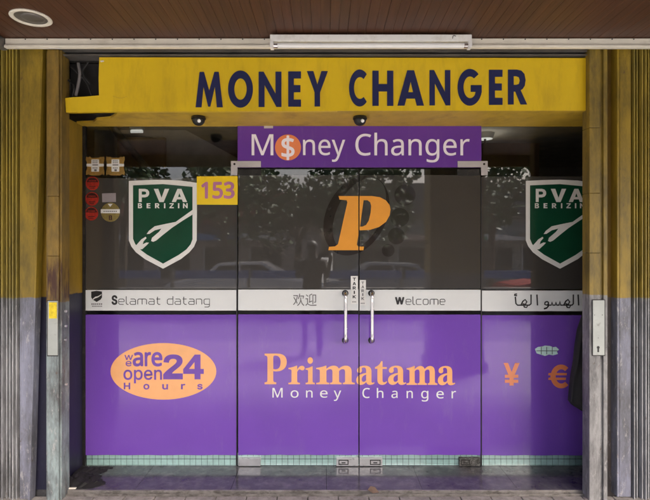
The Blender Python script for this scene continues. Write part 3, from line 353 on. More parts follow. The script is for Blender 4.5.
'a:2': '289 -5 240 -3 199 3 167 13 142 27 123 46 109 69 100 97 93 129 90 167 72 644 154 644 172 199 174 169 177 144 182 124 189 108 200 95 216 87 237 81 264 78 299 77 312 76 322 72 330 66 335 57 338 48 339 38 337 28 333 18 325 9 315 1 303 -4|22 704 10 758 52 768 88 777 83 756 66 763 49 775 34 790 20 808 13 828 10 849 12 868 16 885 25 900 35 912 48 922 62 930 79 936 95 939 113 940 137 938 160 932 152 882 133 886 113 888 99 887 87 884 77 879 70 871 65 863 64 852 66 839 70 827 78 816 87 807 97 799 109 793 119 788 129 785 137 784 96 780 147 795 189 809 205 758 149 739 83 720|596 -217 555 -214 517 -204 482 -188 450 -165 423 -136 401 -101 384 -58 374 -9 371 46 373 99 379 148 390 195 404 238 421 277 441 312 462 343 485 369 510 389 535 404 560 413 585 416 606 414 626 408 644 397 660 383 674 365 685 344 693 320 698 293 700 263 699 235 694 207 687 179 676 152 660 127 639 103 611 82 578 65 537 51 602 106 667 92 734 81 806 77 819 76 829 72 837 66 842 57 845 48 846 38 844 28 840 18 832 9 822 1 810 -4 796 -5 738 -2 676 6 617 16 704 19 719 0 730 -19 738 -40 743 -60 745 -81 743 -103 739 -123 731 -142 720 -160 707 -176 690 -190 671 -202 649 -210 624 -215|289 -5 299 77 341 77 381 78 385 4 338 -3|598 -135 610 -134 622 -132 633 -128 645 -123 654 -116 663 -107 669 -95 673 -81 674 -65 673 -49 668 -34 662 -20 651 -7 637 5 618 14 594 21 565 26 530 27 503 26 474 22 443 15 443 83 468 87 491 92 513 99 533 106 551 116 568 128 583 142 595 159 605 178 612 200 617 226 618 254 615 288 612 300 607 311 602 321 595 328 587 333 578 334 567 332 555 325 541 314 527 299 513 280 500 258 487 233 475 204 465 173 458 138 454 102 452 64 454 24 458 -11 467 -41 477 -65 490 -85 504 -101 520 -113 536 -122 552 -128 568 -132 584 -134|796 -5 805 77 839 78 866 82 885 88 898 97 907 110 911 127 913 205 894 714 975 714 995 214 996 180 994 149 992 120 986 94 977 71 965 51 950 34 929 20 905 9 874 1 838 -3|1148 0 1128 714 1209 714 1229 0',
}
def parse(k): return [[(int(a), int(b)) for a, b in zip(c.split()[::2], c.split()[1::2])] for c in G[k].split('|')]
def path(d):
    t = d.split(); out = []; i = 0; cur = None
    while i < len(t):
        if t[i] in 'ML': cur = (float(t[i + 1]), float(t[i + 2])); out.append(cur); i += 3
        elif t[i] == 'C':
            q = [float(v) for v in t[i + 1:i + 7]]; p = [cur, q[0:2], q[2:4], q[4:6]]
            for k in range(1, 7):
                s = k / 6; u = 1 - s
                out.append(tuple(u ** 3 * p[0][j] + 3 * u * u * s * p[1][j] + 3 * u * s * s * p[2][j] + s ** 3 * p[3][j] for j in (0, 1)))
            cur = (q[4], q[5]); i += 7
        else: i += 1
    if abs(out[0][0] - out[-1][0]) + abs(out[0][1] - out[-1][1]) < 1e-6: out.pop()
    return out
def fit(cons, box, Y, grow=0):
    """stretch outlines (y up) to a measured pixel box at depth Y, leaving room for the bold offset"""
    xs = [p[0] for c in cons for p in c]; zs = [p[1] for c in cons for p in c]
    x0, y0, x1, y1 = PX(box[0], Y) + grow, PZ(box[3], Y) + grow, PX(box[2], Y) - grow, PZ(box[1], Y) - grow
    sx = (x1 - x0) / max(1e-6, max(xs) - min(xs)); sz = (y1 - y0) / max(1e-6, max(zs) - min(zs))
    return [[(x0 + (x - min(xs)) * sx, y0 + (z - min(zs)) * sz) for x, z in c] for c in cons]
def word(name, items, Y, m, parent=None, bold=0, clip=None, th=.0008):
    """items: [(outlines or glyph key, pixel box)] -> one mesh"""
    cons = []
    for g, box in items: cons += fit(parse(g) if isinstance(g, str) else g, box, Y, max(0, bold))
    return flat(name, cons, Y, m, parent, th, bold, clip)
def arc(cx, cy, rx, ry, a0, a1, n=16): return [(cx + rx * math.cos(R(a0 + (a1 - a0) * i / n)), cy + ry * math.sin(R(a0 + (a1 - a0) * i / n))) for i in range(n + 1)]
BOLD = {
 'M': [[(0,0),(15,100),(31,100),(50,47),(69,100),(85,100),(100,0),(78,0),(71,58),(54,2),(46,2),(29,58),(22,0)]],
 'O': [ell(50,50,50,52), ell(50,50,25,30)],
 'N': [[(0,0),(0,100),(22,100),(74,38),(74,100),(100,100),(100,0),(78,0),(26,62),(26,0)]],
 'E': [[(0,0),(0,100),(100,100),(100,80),(44,80),(44,61),(95,61),(95,41),(44,41),(44,20),(100,20),(100,0)]],
 'Y': [[(0,100),(31,100),(50,62),(69,100),(100,100),(63,40),(63,0),(37,0),(37,40)]],
 'C': [arc(58,50,58,52,48,312,26) + arc(60,50,33,31,306,54,22)],
 'H': [[(0,0),(0,100),(30,100),(30,62),(70,62),(70,100),(100,100),(100,0),(70,0),(70,41),(30,41),(30,0)]],
 'A': [[(0,0),(37,100),(63,100),(100,0),(73,0),(66,20),(34,20),(27,0)], [(41,38),(59,38),(50,68)]],
 'G': [arc(54,50,54,52,45,345,28) + [(106,56),(58,56),(58,37),(79,37)] + arc(55,50,29,31,318,54,20)],
 'R': [[(0,0),(0,100),(46,100),(70,97),(86,87),(92,70),(88,54),(76,44),(66,41),(100,0),(66,0),(38,37),(30,37),(30,0)], [(30,56),(30,81),(44,81),(57,78),(62,69),(57,59),(44,56)]],
}
BOLD['B'] = [[(0,0),(0,100),(58,100),(82,94),(92,76),(84,58),(74,52),(90,44),(98,27),(88,8),(62,0)], [(28,60),(28,80),(52,80),(62,75),(62,65),(52,60)], [(28,20),(28,42),(56,42),(68,36),(68,26),(56,20)]]
BOLD['K'] = [[(0,0),(0,100),(26,100),(26,60),(66,100),(100,100),(56,56),(100,0),(66,0),(38,38),(26,26),(26,0)]]
BOLD['T'] = [[(0,100),(100,100),(100,78),(63,78),(63,0),(37,0),(37,78),(0,78)]]
BOLD['I'] = [[(0,0),(0,100),(10,100),(10,0)]]
BOLD['Z'] = [[(0,0),(0,18),(64,80),(4,80),(4,100),(98,100),(98,82),(36,20),(100,20),(100,0)]]
BOLD['P'] = [[(0,0),(0,100),(60,100),(84,94),(98,80),(100,67),(98,55),(84,41),(60,35),(28,35),(28,0)], [(28,56),(28,80),(55,80),(68,76),(71,68),(68,60),(55,56)]]
BOLD['V'] = [[(0,100),(29,100),(50,32),(71,100),(100,100),(64,0),(36,0)]]
BOLD['4'] = [[(0,22),(0,41),(56,100),(84,100),(84,42),(100,42),(100,22),(84,22),(84,0),(55,0),(55,22)], [(55,42),(55,70),(28,42)]]
BOLD['2'] = [path('M 0 0 L 0 20 C 14 36 36 46 54 58 C 66 66 69 70 69 74 C 69 80 61 83 50 83 C 38 83 30 78 29 67 L 1 69 C 3 90 20 101 51 101 C 80 101 99 91 99 75 C 99 62 88 54 74 45 C 62 37 50 31 45 24 L 100 24 L 100 0')]
YEN = [[(0,100),(28,100),(50,60),(72,100),(100,100),(70,48),(92,48),(92,34),(63,34),(63,26),(92,26),(92,12),(63,12),(63,0),(37,0),(37,12),(8,12),(8,26),(37,26),(37,34),(8,34),(8,48),(30,48)]]
EURO = [arc(62, 50, 50, 52, 46, 163, 14) + [(2, 65), (0, 55), (11, 55), (11, 45), (2, 45), (0, 35)] + arc(62, 50, 50, 52, 197, 314, 14)
        + arc(63, 50, 27, 31, 312, 210, 10) + [(84, 34.5), (86, 45), (36, 45), (36, 55), (88, 55), (90, 65)] + arc(63, 50, 27, 31, 150, 48, 10)]
STEM = 'L 232 455 L 215 455 C 160 430 90 410 15 400 L 15 370 C 85 365 92 355 92 310 L 92 95 C 92 50 85 40 15 35'
SERIF = {
 'P': [path('M 20 0 L 330 0 L 330 40 C 260 45 250 55 250 110 L 250 285 C 270 278 300 275 330 275 C 500 275 610 350 610 480 C 610 600 520 660 350 660 L 20 660 L 20 620 C 85 612 95 600 95 550 L 95 110 C 95 55 85 45 20 40'),
       path('M 250 560 C 250 605 262 618 300 618 C 390 618 445 575 445 475 C 445 375 395 320 310 320 C 280 320 262 325 250 332')],
 'r': [path('M 15 0 L 300 0 L 300 35 C 240 40 232 50 232 95 L 232 300 C 250 345 275 365 295 365 C 315 365 320 340 360 340 C 395 340 415 365 415 395 C 415 430 390 452 350 452 C 300 452 258 415 232 350 ' + STEM)],
 'i': [path('M 15 0 L 300 0 L 300 35 C 240 40 232 50 232 95 ' + STEM), ell(158, 600, 84, 84, 24)],
 'm': [path('M 15 0 L 295 0 L 295 35 C 240 40 232 50 232 95 L 232 330 C 262 360 285 370 310 370 C 345 370 360 345 360 290 L 360 95 C 360 50 352 40 310 35 L 310 0 L 555 0 L 555 35 C 510 40 500 50 500 95 L 500 325 C 530 358 555 370 580 370 C 615 370 628 345 628 290 L 628 95 C 628 50 620 40 580 35 L 580 0 L 835 0 L 835 35 C 778 40 768 50 768 95 L 768 310 C 768 405 720 455 645 455 C 590 455 540 430 496 380 C 480 430 438 455 385 455 C 330 455 280 428 232 375 ' + STEM)],
 'a': [path('M 470 55 C 455 45 445 42 430 42 C 410 42 403 55 403 90 L 403 310 C 403 410 345 455 230 455 C 120 455 40 405 40 340 C 40 300 65 278 100 278 C 140 278 165 302 165 338 C 165 360 158 372 158 385 C 158 402 178 412 205 412 C 250 412 268 385 268 325 L 268 280 C 110 255 20 205 20 105 C 20 35 65 -10 135 -10 C 190 -10 235 15 272 60 C 280 15 310 -10 360 -10 C 410 -10 450 5 480 30'),
       path('M 268 240 L 268 100 C 245 75 225 62 205 62 C 175 62 158 85 158 125 C 158 180 195 220 268 240')],
 't': [path('M 20 440 C 100 465 155 510 190 590 L 225 590 L 225 440 L 340 440 L 340 395 L 225 395 L 225 120 C 225 75 240 55 270 55 C 295 55 315 65 335 85 L 352 62 C 320 12 275 -10 215 -10 C 135 -10 85 30 85 110 L 85 395 L 20 395')],
}
THIN = {
 'e': (1, [[(.05,.5),(1,.5),(1,.8),(.8,1),(.2,1),(0,.8),(0,.2),(.2,0),(.9,0)]]),
 'l': (.3, [[(0,1.5),(0,.2),(.15,0),(.4,0)]]),
 'a': (1, [[(.1,1),(.8,1),(1,.8),(1,0)], [(1,.55),(.2,.55),(0,.4),(0,.15),(.15,0),(1,0)]]),
 'm': (1.6, [[(0,0),(0,.8),(.2,1),(1.4,1),(1.6,.8),(1.6,0)], [(.8,1),(.8,0)]]),
 't': (.7, [[(.2,1.4),(.2,.2),(.4,0),(.7,0)], [(0,1),(.7,1)]]),
 'd': (1, [[(1,1.5),(1,0),(.2,0),(0,.2),(0,.8),(.2,1),(1,1)]]),
 'n': (1, [[(0,0),(0,1),(.8,1),(1,.8),(1,0)]]),
 'g': (1, [[(1,0),(.2,0),(0,.2),(0,.8),(.2,1),(1,1),(1,-.3),(.8,-.5),(.1,-.5)]]),
 'c': (1, [[(1,1),(.2,1),(0,.8),(0,.2),(.2,0),(1,0)]]),
 'o': (1, [[(.2,0),(0,.2),(0,.8),(.2,1),(.8,1),(1,.8),(1,.2),(.8,0),(.2,0)]]),
}
def thin_word(txt, x0, x1, base, xh, Y):
    """monoline lettering: returns stroke paths in metres"""
    gap = .38; wid = 0
    for ch in txt: wid += (.9 if ch == ' ' else THIN[ch][0] + gap)
    k = (x1 - x0) / (wid - gap); x = x0; out = []
    for ch in txt:
        if ch == ' ': x += .9 * k; continue
        w, ps = THIN[ch]
        for p in ps: out.append([(PX(x + a * k, Y), PZ(base - b * xh, Y)) for a, b in p])
        x += (w + gap) * k
    return out
# ------------------------------------------------------------------ setting: floors, ceiling, building
Yb = 3.33                                              # back of the shutter track
b = MB()
xs = [-2.6, -1.93, -1.27, -.63, .01, .65, 1.29, 1.93, 2.6]
for i in range(8):
    b.box(xs[i] + .0012, xs[i + 1] - .0012, 3.335, 3.713, -.06, 0)
tag(b.build('porch_floor', 'slab'), kind='structure')
b = MB(); tw = .20
for i in range(-20, 20):
    for j in range(-6, 17):
        h = random.uniform(-.0012, .0012)
        b.box(i * tw + .09, i * tw + tw + .084, j * tw - .107, j * tw + tw - .113, -.09, -.022 + h, .003)
tag(b.build('walkway_paving', 'paver'), kind='structure')
b = MB(); b.box(-9, 9, -1.32, 3.3, -.3, -.045)
tag(b.build('walkway_bed', 'grout'), kind='structure')
b = MB(); b.box(-30, 30, -1.52, -1.33, -.3, -.04, .015)
tag(b.build('kerb', 'wall'), kind='structure')
b = MB(); b.faces([(-300, -300, -.17), (300, -300, -.17), (300, -1.4, -.17), (-300, -1.4, -.17)], [(0, 1, 2, 3)])
tag(b.build('road', 'asphalt'), kind='structure')
b = MB()
for i in range(-8, 9): b.faces([(i * 3.2, -5.1, -.166), (i * 3.2 + 1.6, -5.1, -.166), (i * 3.2 + 1.6, -4.98, -.166), (i * 3.2, -4.98, -.166)], [(0, 1, 2, 3)])
tag(b.build('road_marking', 'paint_line'), kind='structure')

# boarded ceiling, boards run away from the viewer
b = MB(); pit = .109
for i in range(-60, 61):
    x = i * pit + .03
    b.prism([(x + .001, 2.94), (x + pit * .5 - .003, 2.94), (x + pit * .5, 2.942), (x + pit * .5 + .003, 2.94), (x + pit - .001, 2.94), (x + pit - .0005, 2.958), (x + .0005, 2.958)], .36, 3.16)
tag(b.build('ceiling', 'wood'), kind='structure')
b = MB()
bl = thing('shop_building', (0, 6, -.05), 'plastered shophouse whose ground floor holds the money changer shop front', 'building')
MB().box(-9, 9, .3, 9, 3.0, 3.8).build('upper_storey', 'wall', bl)
MB().box(-9, 9, 3.40, 3.69, 2.86, 2.999).build('lintel', 'dark', bl)
MB().box(-9, -2.02, 3.45, 3.65, -.06, 2.859).build('wall', 'wall', bl)
MB().box(2.42, 9, 3.45, 3.65, -.06, 2.859).build('wall', 'wall', bl)
MB().box(-9, 9, .30, .345, 2.78, 2.999).build('edge_beam', 'shutter', bl)
MB().box(-4.2, 4.2, 7.6, 7.7, -.02, 2.859).build('room_wall', 'room', bl)
MB().box(-4.2, -4.1, 3.75, 7.59, -.02, 2.859).build('room_wall', 'room', bl)
MB().box(4.1, 4.2, 3.75, 7.59, -.02, 2.859).build('room_wall', 'room', bl)
MB().box(-4.2, 4.2, 3.70, 7.7, 2.862, 2.999).build('room_ceiling', 'room', bl)
MB().box(-4.2, 4.2, 3.80, 7.7, -.08, -.03).build('room_floor', 'slab', bl)
# sloped stair underside, brown panel and props seen dimly through the clear strip of glass above the tint
MB().prism([(-2.4, 2.85), (-1.45, 2.85), (-.35, 2.25), (-.35, 2.15), (-2.4, 2.15)], 5.2, 5.24).build('partition', 'room', bl)
MB().box(-2.10, -1.62, 5.05, 5.10, 1.9, 2.74).build('cabinet_panel', 'room2', bl)
MB().box(1.55, 2.1, 4.9, 5.0, 1.7, 2.65).build('cabinet_panel', 'room2', bl)
MB().cyl((-2.02, 4.7, 2.78), (-1.50, 4.7, 2.15), .035).build('brace', 'rail', bl)
la = thing('interior_ceiling_lamp', (PX(485, 5.4), 5.4, 2.862), 'small lit ceiling lamp glowing inside the shop right of the purple banner', 'lamp')
MB().cyl((PX(485, 5.4), 5.4, 2.861), (PX(485, 5.4), 5.4, 2.80), .10, .08, 24).build('lamp_housing', 'white_metal', la, True)
MB().sph((PX(485, 5.4), 5.4, 2.655), .075, (1, 1, .42)).build('diffuser', 'lamp', la, True)
MB().cyl((PX(485, 5.4), 5.4, 2.80), (PX(485, 5.4), 5.4, 2.66), .012).build('stem', 'dark', la, True)
la = thing('interior_tube_lamp', (PX(135, 5.6), 5.6, 2.862), 'short ceiling lamp inside the shop above the sloping stair underside', 'lamp')
MB().box(PX(131, 5.0), PX(143, 5.0), 4.95, 5.04, 2.80, 2.861, .01).build('lamp_housing', 'white_metal', la)
MB().cyl((PX(131, 5.0), 4.995, 2.785), (PX(143, 5.0), 4.995, 2.785), .014).build('tube', 'lamp_dim', la, True)

# tiled kerb just behind the glass
tk = thing('tiled_kerb', (.25, 3.76, 0), 'low kerb of two rows of pale mint mosaic tiles along the foot of the glass', 'tiled kerb')
MB().box(-1.86, 2.4, 3.718, 3.85, -.03, .098).build('grout_bed', 'grout', tk)
b = MB(); tp = .0428
for i in range(100):
    for j in range(2):
        b.box(-1.86 + i * tp + .0015, -1.86 + (i + 1) * tp - .0015, 3.714, 3.72, -.002 + j * .048 + .002, -.002 + (j + 1) * .048 - .003, .0008)
b.build('mosaic_tiles', 'mint', tk)

# jamb wall on the left, door-step threshold rail
jb = thing('jamb_wall', (-1.85, 3.55, 0), 'left jamb wall painted yellow above and dark navy below, beside the glass', 'wall')
MB().box(-1.93, -1.793, 3.335, 3.745, 0, 2.519).build('painted_face', 'jamb', jb)
MB().box(-1.792, -1.772, 3.688, 3.72, .0, 2.515).build('edge_channel', 'dark', jb)
jr = thing('jamb_wall', (2.3, 3.55, 0), 'right jamb wall mostly hidden behind the shutter post', 'wall')
MB().box(2.30, 2.42, 3.335, 3.745, 0, 2.519).build('painted_face', 'jamb', jr)
tr = thing('threshold_track', (0, 3.3, -.03), 'worn metal shutter track along the front edge of the step', 'metal track')
MB().box(-1.74, 1.75, 3.319, 3.333, -.035, .001, .002).build('rail', 'rail_pale', tr)
MB().box(-1.74, 1.75, 3.2965, 3.301, -.04, -.012, .001).build('rail', 'rail_pale', tr)
MB().box(-1.74, 1.75, 3.3015, 3.3185, -.04, -.024).build('groove_bed', 'grout', tr)

# ------------------------------------------------------------------ lights and trim under the ceiling
dl = thing('recessed_downlight', (PX(30, 2.87), 2.87, 2.94), 'round recessed downlight with white ring in the brown board ceiling', 'downlight')
cx, cy = PX(30.5, 2.87), 2.875
b = MB(); n = 32
pr = [(.108, 2.9395), (.110, 2.934), (.103, 2.930), (.088, 2.932), (.084, 2.9385)]
vsx = [(cx + r * math.cos(2 * math.pi * i / n), cy + r * math.sin(2 * math.pi * i / n), z) for r, z in pr for i in range(n)]
b.faces(vsx, [(k * n + i, k * n + (i + 1) % n, (k + 1) * n + (i + 1) % n, (k + 1) * n + i) for k in range(4) for i in range(n)])
b.build('trim_ring', 'trim', dl, True)
MB().cyl((cx, cy, 2.9385), (cx, cy, 2.936), .085, .085, 32).build('reflector', 'rail', dl, True)
MB().sph((cx + .01, cy, 2.937), .062, (1, 1, .22)).build('bulb', 'rail', dl, True)

ct = thing('cornice_trim', (0, 3.16, 2.87), 'long cream painted trim board under the ceiling edge above the shutter tracks', 'trim board')
yt = 3.15
z0, z1 = PZ(48, yt), PZ(38.3, yt)
b = MB(); b.box(PX(5, yt), 2.6, yt, yt + .03, z0 + .018, z1, .003); b.box(PX(5, yt), 2.6, yt - .012, yt + .02, z0, z0 + .0175, .004)
b.build('board', 'trim', ct)
MB().box(PX(-1, yt), PX(4.6, yt), yt - .07, yt + .03, z0 - .004, z1, .004).build('end_bracket', 'rail', ct)
b = MB()
for i in range(34): b.cyl((-2.3 + i * .137, yt - .002, z1 - .006), (-2.3 + i * .137, yt + .004, z1 - .006), .004, seg=8)
b.build('nail_heads', 'dark', ct)
lb = thing('batten_light', (PX(371, 3.08), 3.1, 2.94), 'white fluorescent batten with unlit tube mounted under the ceiling above the sign', 'tube light')
Yl = 3.06
hx0, hx1 = PX(270, Yl), PX(472, Yl); za, zb, zc = PZ(34.3, Yl), PZ(40.6, Yl), PZ(47, Yl)
MB().box(hx0, hx1, Yl, 3.135, zb, za, .003).build('housing', 'white_metal', lb)
for x0, x1 in ((hx0, hx0 + .02), (hx1 - .02, hx1)): MB().box(x0, x1, Yl - .004, Yl + .045, zc - .002, zb + .004, .003).build('lamp_holder', 'white_metal', lb)
MB().cyl((hx0 + .02, Yl + .02, (zb + zc) / 2 - .002), (hx1 - .02, Yl + .02, (zb + zc) / 2 - .002), .0155, seg=20).build('tube', 'tube', lb, True)
for x in (hx0 + .021, hx1 - .045): MB().cyl((x, Yl + .02, (zb + zc) / 2 - .002), (x + .024, Yl + .02, (zb + zc) / 2 - .002), .0162, seg=20).build('tube_cap', 'chrome', lb, True)
tube('hook', [(hx1 - .12, Yl - .002, zb + .012), (hx1 - .115, Yl - .006, zb + .028), (hx1 - .10, Yl - .004, zb + .026)], .002, 'dark', lb)

st = thing('shutter_headrail', (0, 3.3, 2.87), 'dark grey steel head track for the folding shutters above the yellow sign', 'shutter track')
for py0, py1, y, m_ in ((47.2, 50.2, 3.30, 'dark'), (50.6, 52.6, 3.262, 'rail'), (53.0, 54.6, 3.30, 'dark'), (54.9, 56.2, 3.265, 'rail')):
    MB().box(PX(51, 3.28), PX(592, 3.28), y, 3.36, PZ(py1, 3.28), PZ(py0, 3.28)).build('rail', m_, st)
MB().box(-2.6, 2.6, 3.361, 3.399, 2.862, 2.999).build('gap_closing_plate', 'dark', st)

# ------------------------------------------------------------------ yellow sign board
fs = thing('fascia_sign', (0, 3.3, 2.519), 'long yellow sign board with navy MONEY CHANGER lettering over the glass front', 'sign board')
yb = 110.6
board = [(99.2, 57.2), (591, 58), (591, 110.4), (380, yb), (101, 111.6), (66, 112.4), (65.2, 98.0), (72, 97.2), (84, 96.6), (99, 95.4), (98.6, 78)]
flat('board', [pc(board, YF)], YF, 'sign_yellow', fs, .03)
zs = PZ(110.6, YF)
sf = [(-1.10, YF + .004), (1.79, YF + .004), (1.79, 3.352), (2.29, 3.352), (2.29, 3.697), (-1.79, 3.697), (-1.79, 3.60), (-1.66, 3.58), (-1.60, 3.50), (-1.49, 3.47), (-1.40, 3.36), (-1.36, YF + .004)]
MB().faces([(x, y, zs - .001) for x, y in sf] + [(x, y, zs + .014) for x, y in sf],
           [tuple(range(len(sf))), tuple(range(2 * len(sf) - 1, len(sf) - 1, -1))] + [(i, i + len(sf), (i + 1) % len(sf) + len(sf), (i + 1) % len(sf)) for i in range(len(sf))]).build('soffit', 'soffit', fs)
yl = YF - .003
bx = {'M': (195.5, 71.6, 222.6, 107)}
word('lettering', [(BOLD['M'], (195.5, 71.8, 222.8, 107.2)), (BOLD['O'], (228, 70.4, 252.9, 107.6)), (BOLD['N'], (258.6, 71.6, 281.4, 106.9)), (BOLD['E'], (288.2, 71.3, 301, 106.6)), (BOLD['Y'], (306.8, 71, 327.9, 106.4))], yl, 'navy', fs, th=.0025)
word('lettering', [(BOLD['C'], (349, 69.4, 366.8, 106.4)), (BOLD['H'], (372.4, 70.6, 393.4, 105.8)), (BOLD['A'], (397.4, 70.2, 424, 105.6)), (BOLD['N'], (429.5, 70, 450.4, 105.3)), (BOLD['G'], (457.6, 68.8, 481.8, 105.6)), (BOLD['E'], (489, 69.7, 502.6, 104.8)), (BOLD['R'], (508, 69.5, 527.2, 104.4))], yl, 'navy', fs, th=.0025)
tube('crack', [(PX(113, YF), YF - .0005, PZ(96, YF)), (PX(120, YF), YF - .0005, PZ(98, YF)), (PX(127, YF), YF - .0005, PZ(96.5, YF))], .0012, 'soffit', fs)
flat('paint_chip', [pc([(99.6, 60.6), (103.4, 60.2), (104.2, 61.4), (101, 62.2)], YF - .0012)], YF - .0012, 'trim', fs)
MB().box(-1.72, -1.42, 3.375, 3.395, 2.54, 2.858).build('hole_dark_panel', 'black', fs)  # black panel standing in for the darkness inside the sign hole
for k, pts in enumerate(([(78, 63), (80, 74), (78, 84), (76, 96)], [(70, 66), (77, 72), (86, 82), (92, 95)], [(88, 62), (83, 72), (90, 84)], [(68, 80), (74, 86), (72, 97)])):
    o = tube('loose_cable', [(PX(x, 3.31), 3.315 - .008 * (i % 2), PZ(y, 3.31)) for i, (x, y) in enumerate(pts)], .010 if k == 0 else .006, 'cable' if k == 0 else 'black')
    tag(o, ('thick grey cable hanging inside the hole at the left end of the yellow sign', 'black cable running diagonally across the hole in the yellow sign',
            'black cable at the right side of the hole in the yellow sign', 'short black cable low at the left edge of the hole in the yellow sign')[k], 'cable', 'cables in the sign hole')
for px, lab in ((198.5, 'black dome camera under the sign soffit above the left fixed glass'), (360, 'black dome camera under the sign soffit above the purple banner')):
    y = 3.42; c = (PX(px, y), y, zs - .002)
    t = thing('dome_camera', c, lab, 'security camera', 'dome cameras under the sign')
    MB().cyl(c, (c[0], c[1], c[2] - .018), .045, .05, 24).build('mount', 'dark', t, True)
    MB().sph((c[0], c[1], c[2] - .022), .043, (1, 1, .95)).build('dome', 'black', t, True)
    MB().cyl((c[0] + .012, c[1] - .036, c[2] - .035), (c[0] + .016, c[1] - .046, c[2] - .042), .011).build('lens', 'tube', t, True)

# ------------------------------------------------------------------ folding shutters and posts
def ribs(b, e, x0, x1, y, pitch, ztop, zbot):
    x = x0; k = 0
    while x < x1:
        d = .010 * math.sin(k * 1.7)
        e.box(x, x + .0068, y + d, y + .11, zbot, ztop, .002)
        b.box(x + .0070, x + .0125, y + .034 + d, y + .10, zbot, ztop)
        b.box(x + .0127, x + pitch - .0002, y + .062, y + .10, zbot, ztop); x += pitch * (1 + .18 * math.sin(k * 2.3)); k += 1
ZT = PZ(47.5, YF)
ls = thing('folding_shutter', (-2.1, 3.3, -.03), 'left folding metal shutter with yellow top and grey blue ribbed lower half, end leaf leaning', 'shutter')
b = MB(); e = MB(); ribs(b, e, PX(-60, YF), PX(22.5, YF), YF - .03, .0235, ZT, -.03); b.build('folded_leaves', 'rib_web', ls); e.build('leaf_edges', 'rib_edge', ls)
xa, xb = PX(22.5, YF), PX(46.4, YF); xl0, xl1 = PX(22, YF), PX(33.5, YF)
yy = YF - .028
MB().faces([(xa, yy, -.03), (xl1 - .012, yy, -.03), (xb - .012, yy, ZT), (xa, yy, ZT), (xa, yy + .03, -.03), (xl1 - .012, yy + .03, -.03), (xb - .012, yy + .03, ZT), (xa, yy + .03, ZT)],
           [(0, 1, 2, 3), (7, 6, 5, 4), (0, 4, 5, 1), (1, 5, 6, 2), (2, 6, 7, 3), (3, 7, 4, 0)]).build('end_leaf', 'shutter', ls)
MB().faces([(xl1 - .011, yy - .014, -.03), (xl1, yy - .014, -.03), (xb, yy - .014, ZT), (xb - .011, yy - .014, ZT), (xl1 - .011, yy + .05, -.03), (xl1, yy + .05, -.03), (xb, yy + .05, ZT), (xb - .011, yy + .05, ZT)],
           [(0, 1, 2, 3), (7, 6, 5, 4), (0, 4, 5, 1), (1, 5, 6, 2), (2, 6, 7, 3), (3, 7, 4, 0)]).build('leaning_edge_bar', 'shutter', ls)
MB().box(PX(22.5, YF), PX(50, YF), YF + .06, YF + .10, -.03, ZT).build('back_leaf', 'primer', ls)
def segpost(b, px0, px1, Y, d, cuts, z0, z1, bev=.004):
    zs_ = [z0] + sorted(PZ(c, Y) for c in cuts) + [z1]
    for a, c in zip(zs_, zs_[1:]): b.box(PX(px0, Y), PX(px1, Y), Y, Y + d, a + .0008, c - .0008, bev)
pl = thing('shutter_post', (-1.78, 3.25, -.03), 'left steel shutter post with teal grey lock plate and yellow lock, rusty above', 'post')
Yp = 3.235
b = MB(); segpost(b, 47.2, 58.6, Yp, .09, [196, 256], -.03, ZT - .03); b.build('post_face', 'post', pl)
b = MB(); b.box(PX(58.9, Yp), PX(60.8, Yp), Yp + .012, Yp + .11, -.03, ZT - .03, .002); b.box(PX(44.6, Yp), PX(46.9, Yp), Yp + .02, Yp + .1, -.03, ZT - .03, .002); b.build('flanges', 'post', pl)
MB().pbox(47.6, 301, 57.6, 355.4, Yp - .006, .0055, .0015).build('lock_plate', 'plate', pl)
MB().pbox(47.0, 300.2, 58.2, 356.4, Yp - .0008, .002).build('plate_gap_line', 'dark', pl)  # dark backing added to draw the shadow gap round the plate
lk = MB().pbox(48.8, 302.4, 56.6, 318.6, Yp - .012, .0055, .002).build('lock', 'lockyellow', pl)
for px, py in ((61.6, 312), (61.8, 327), (61.2, 341), (62.0, 386)): MB().cyl((PX(px, Yp), Yp + .04, PZ(py, Yp)), (PX(px, Yp) + .012, Yp + .04, PZ(py, Yp)), .008, seg=10).build('bolt', 'steel', pl)
pr_ = thing('shutter_post', (1.76, 3.25, -.03), 'right steel shutter post with pale lock plate and keyhole, worn paint below', 'post')
b = MB(); segpost(b, 589.4, 600.2, Yp, .09, [127.5, 193, 253], -.03, ZT - .02); b.box(PX(600.5, Yp), PX(603, Yp), Yp + .01, Yp + .09, -.03, ZT - .02, .002)
b.box(PX(603.2, Yp), PX(607.2, Yp), Yp - .004, Yp + .09, -.03, ZT - .02, .003); b.build('post_face', 'post_r', pr_)
MB().pbox(592.3, 299.6, 605.3, 356, Yp - .0048, .001).build('plate_gap_line', 'dark', pr_)  # dark rim standing in for the shaded gap, as on the left post
kp = MB().pbox(593, 300.4, 604.6, 355.2, Yp - .010, .006, .0015).build('lock_plate', 'plate', pr_)
b = MB(); ky = Yp - .0112
b.cyl((PX(598.3, ky), ky, PZ(347.5, ky)), (PX(598.3, ky), ky + .001, PZ(347.5, ky)), .009, seg=16); b.pbox(597.5, 348, 599.1, 352.2, ky, .0009); b.build('keyhole', 'black', kp)
for px, py in ((594.6, 315), (602.4, 315), (598.3, 338)): MB().cyl((PX(px, ky), ky, PZ(py, ky)), (PX(px, ky), ky + .001, PZ(py, ky)), .003, seg=10).build('screw', 'steel_dirty', kp)
rs = thing('folding_shutter', (2.0, 3.3, -.03), 'right folding metal shutter, yellow above and worn lavender grey below', 'shutter')
MB().pbox(607.6, 45, 617, 497, YF + .03, .05).build('channel', 'primer', rs)
MB().box(1.775, 2.6, 3.364, 3.372, -.03, ZT).build('gap_closing_plate', 'dark', rs)  # unseen plate added to block a bright sliver mirrored in the glass
MB().pbox(617.2, 46, 619.4, 497, YF - .04, .07, .002).build('edge_bar', 'shutter', rs)
MB().pbox(619.6, 46, 631, 497, YF - .02, .05, .003).build('end_leaf', 'shutter', rs)
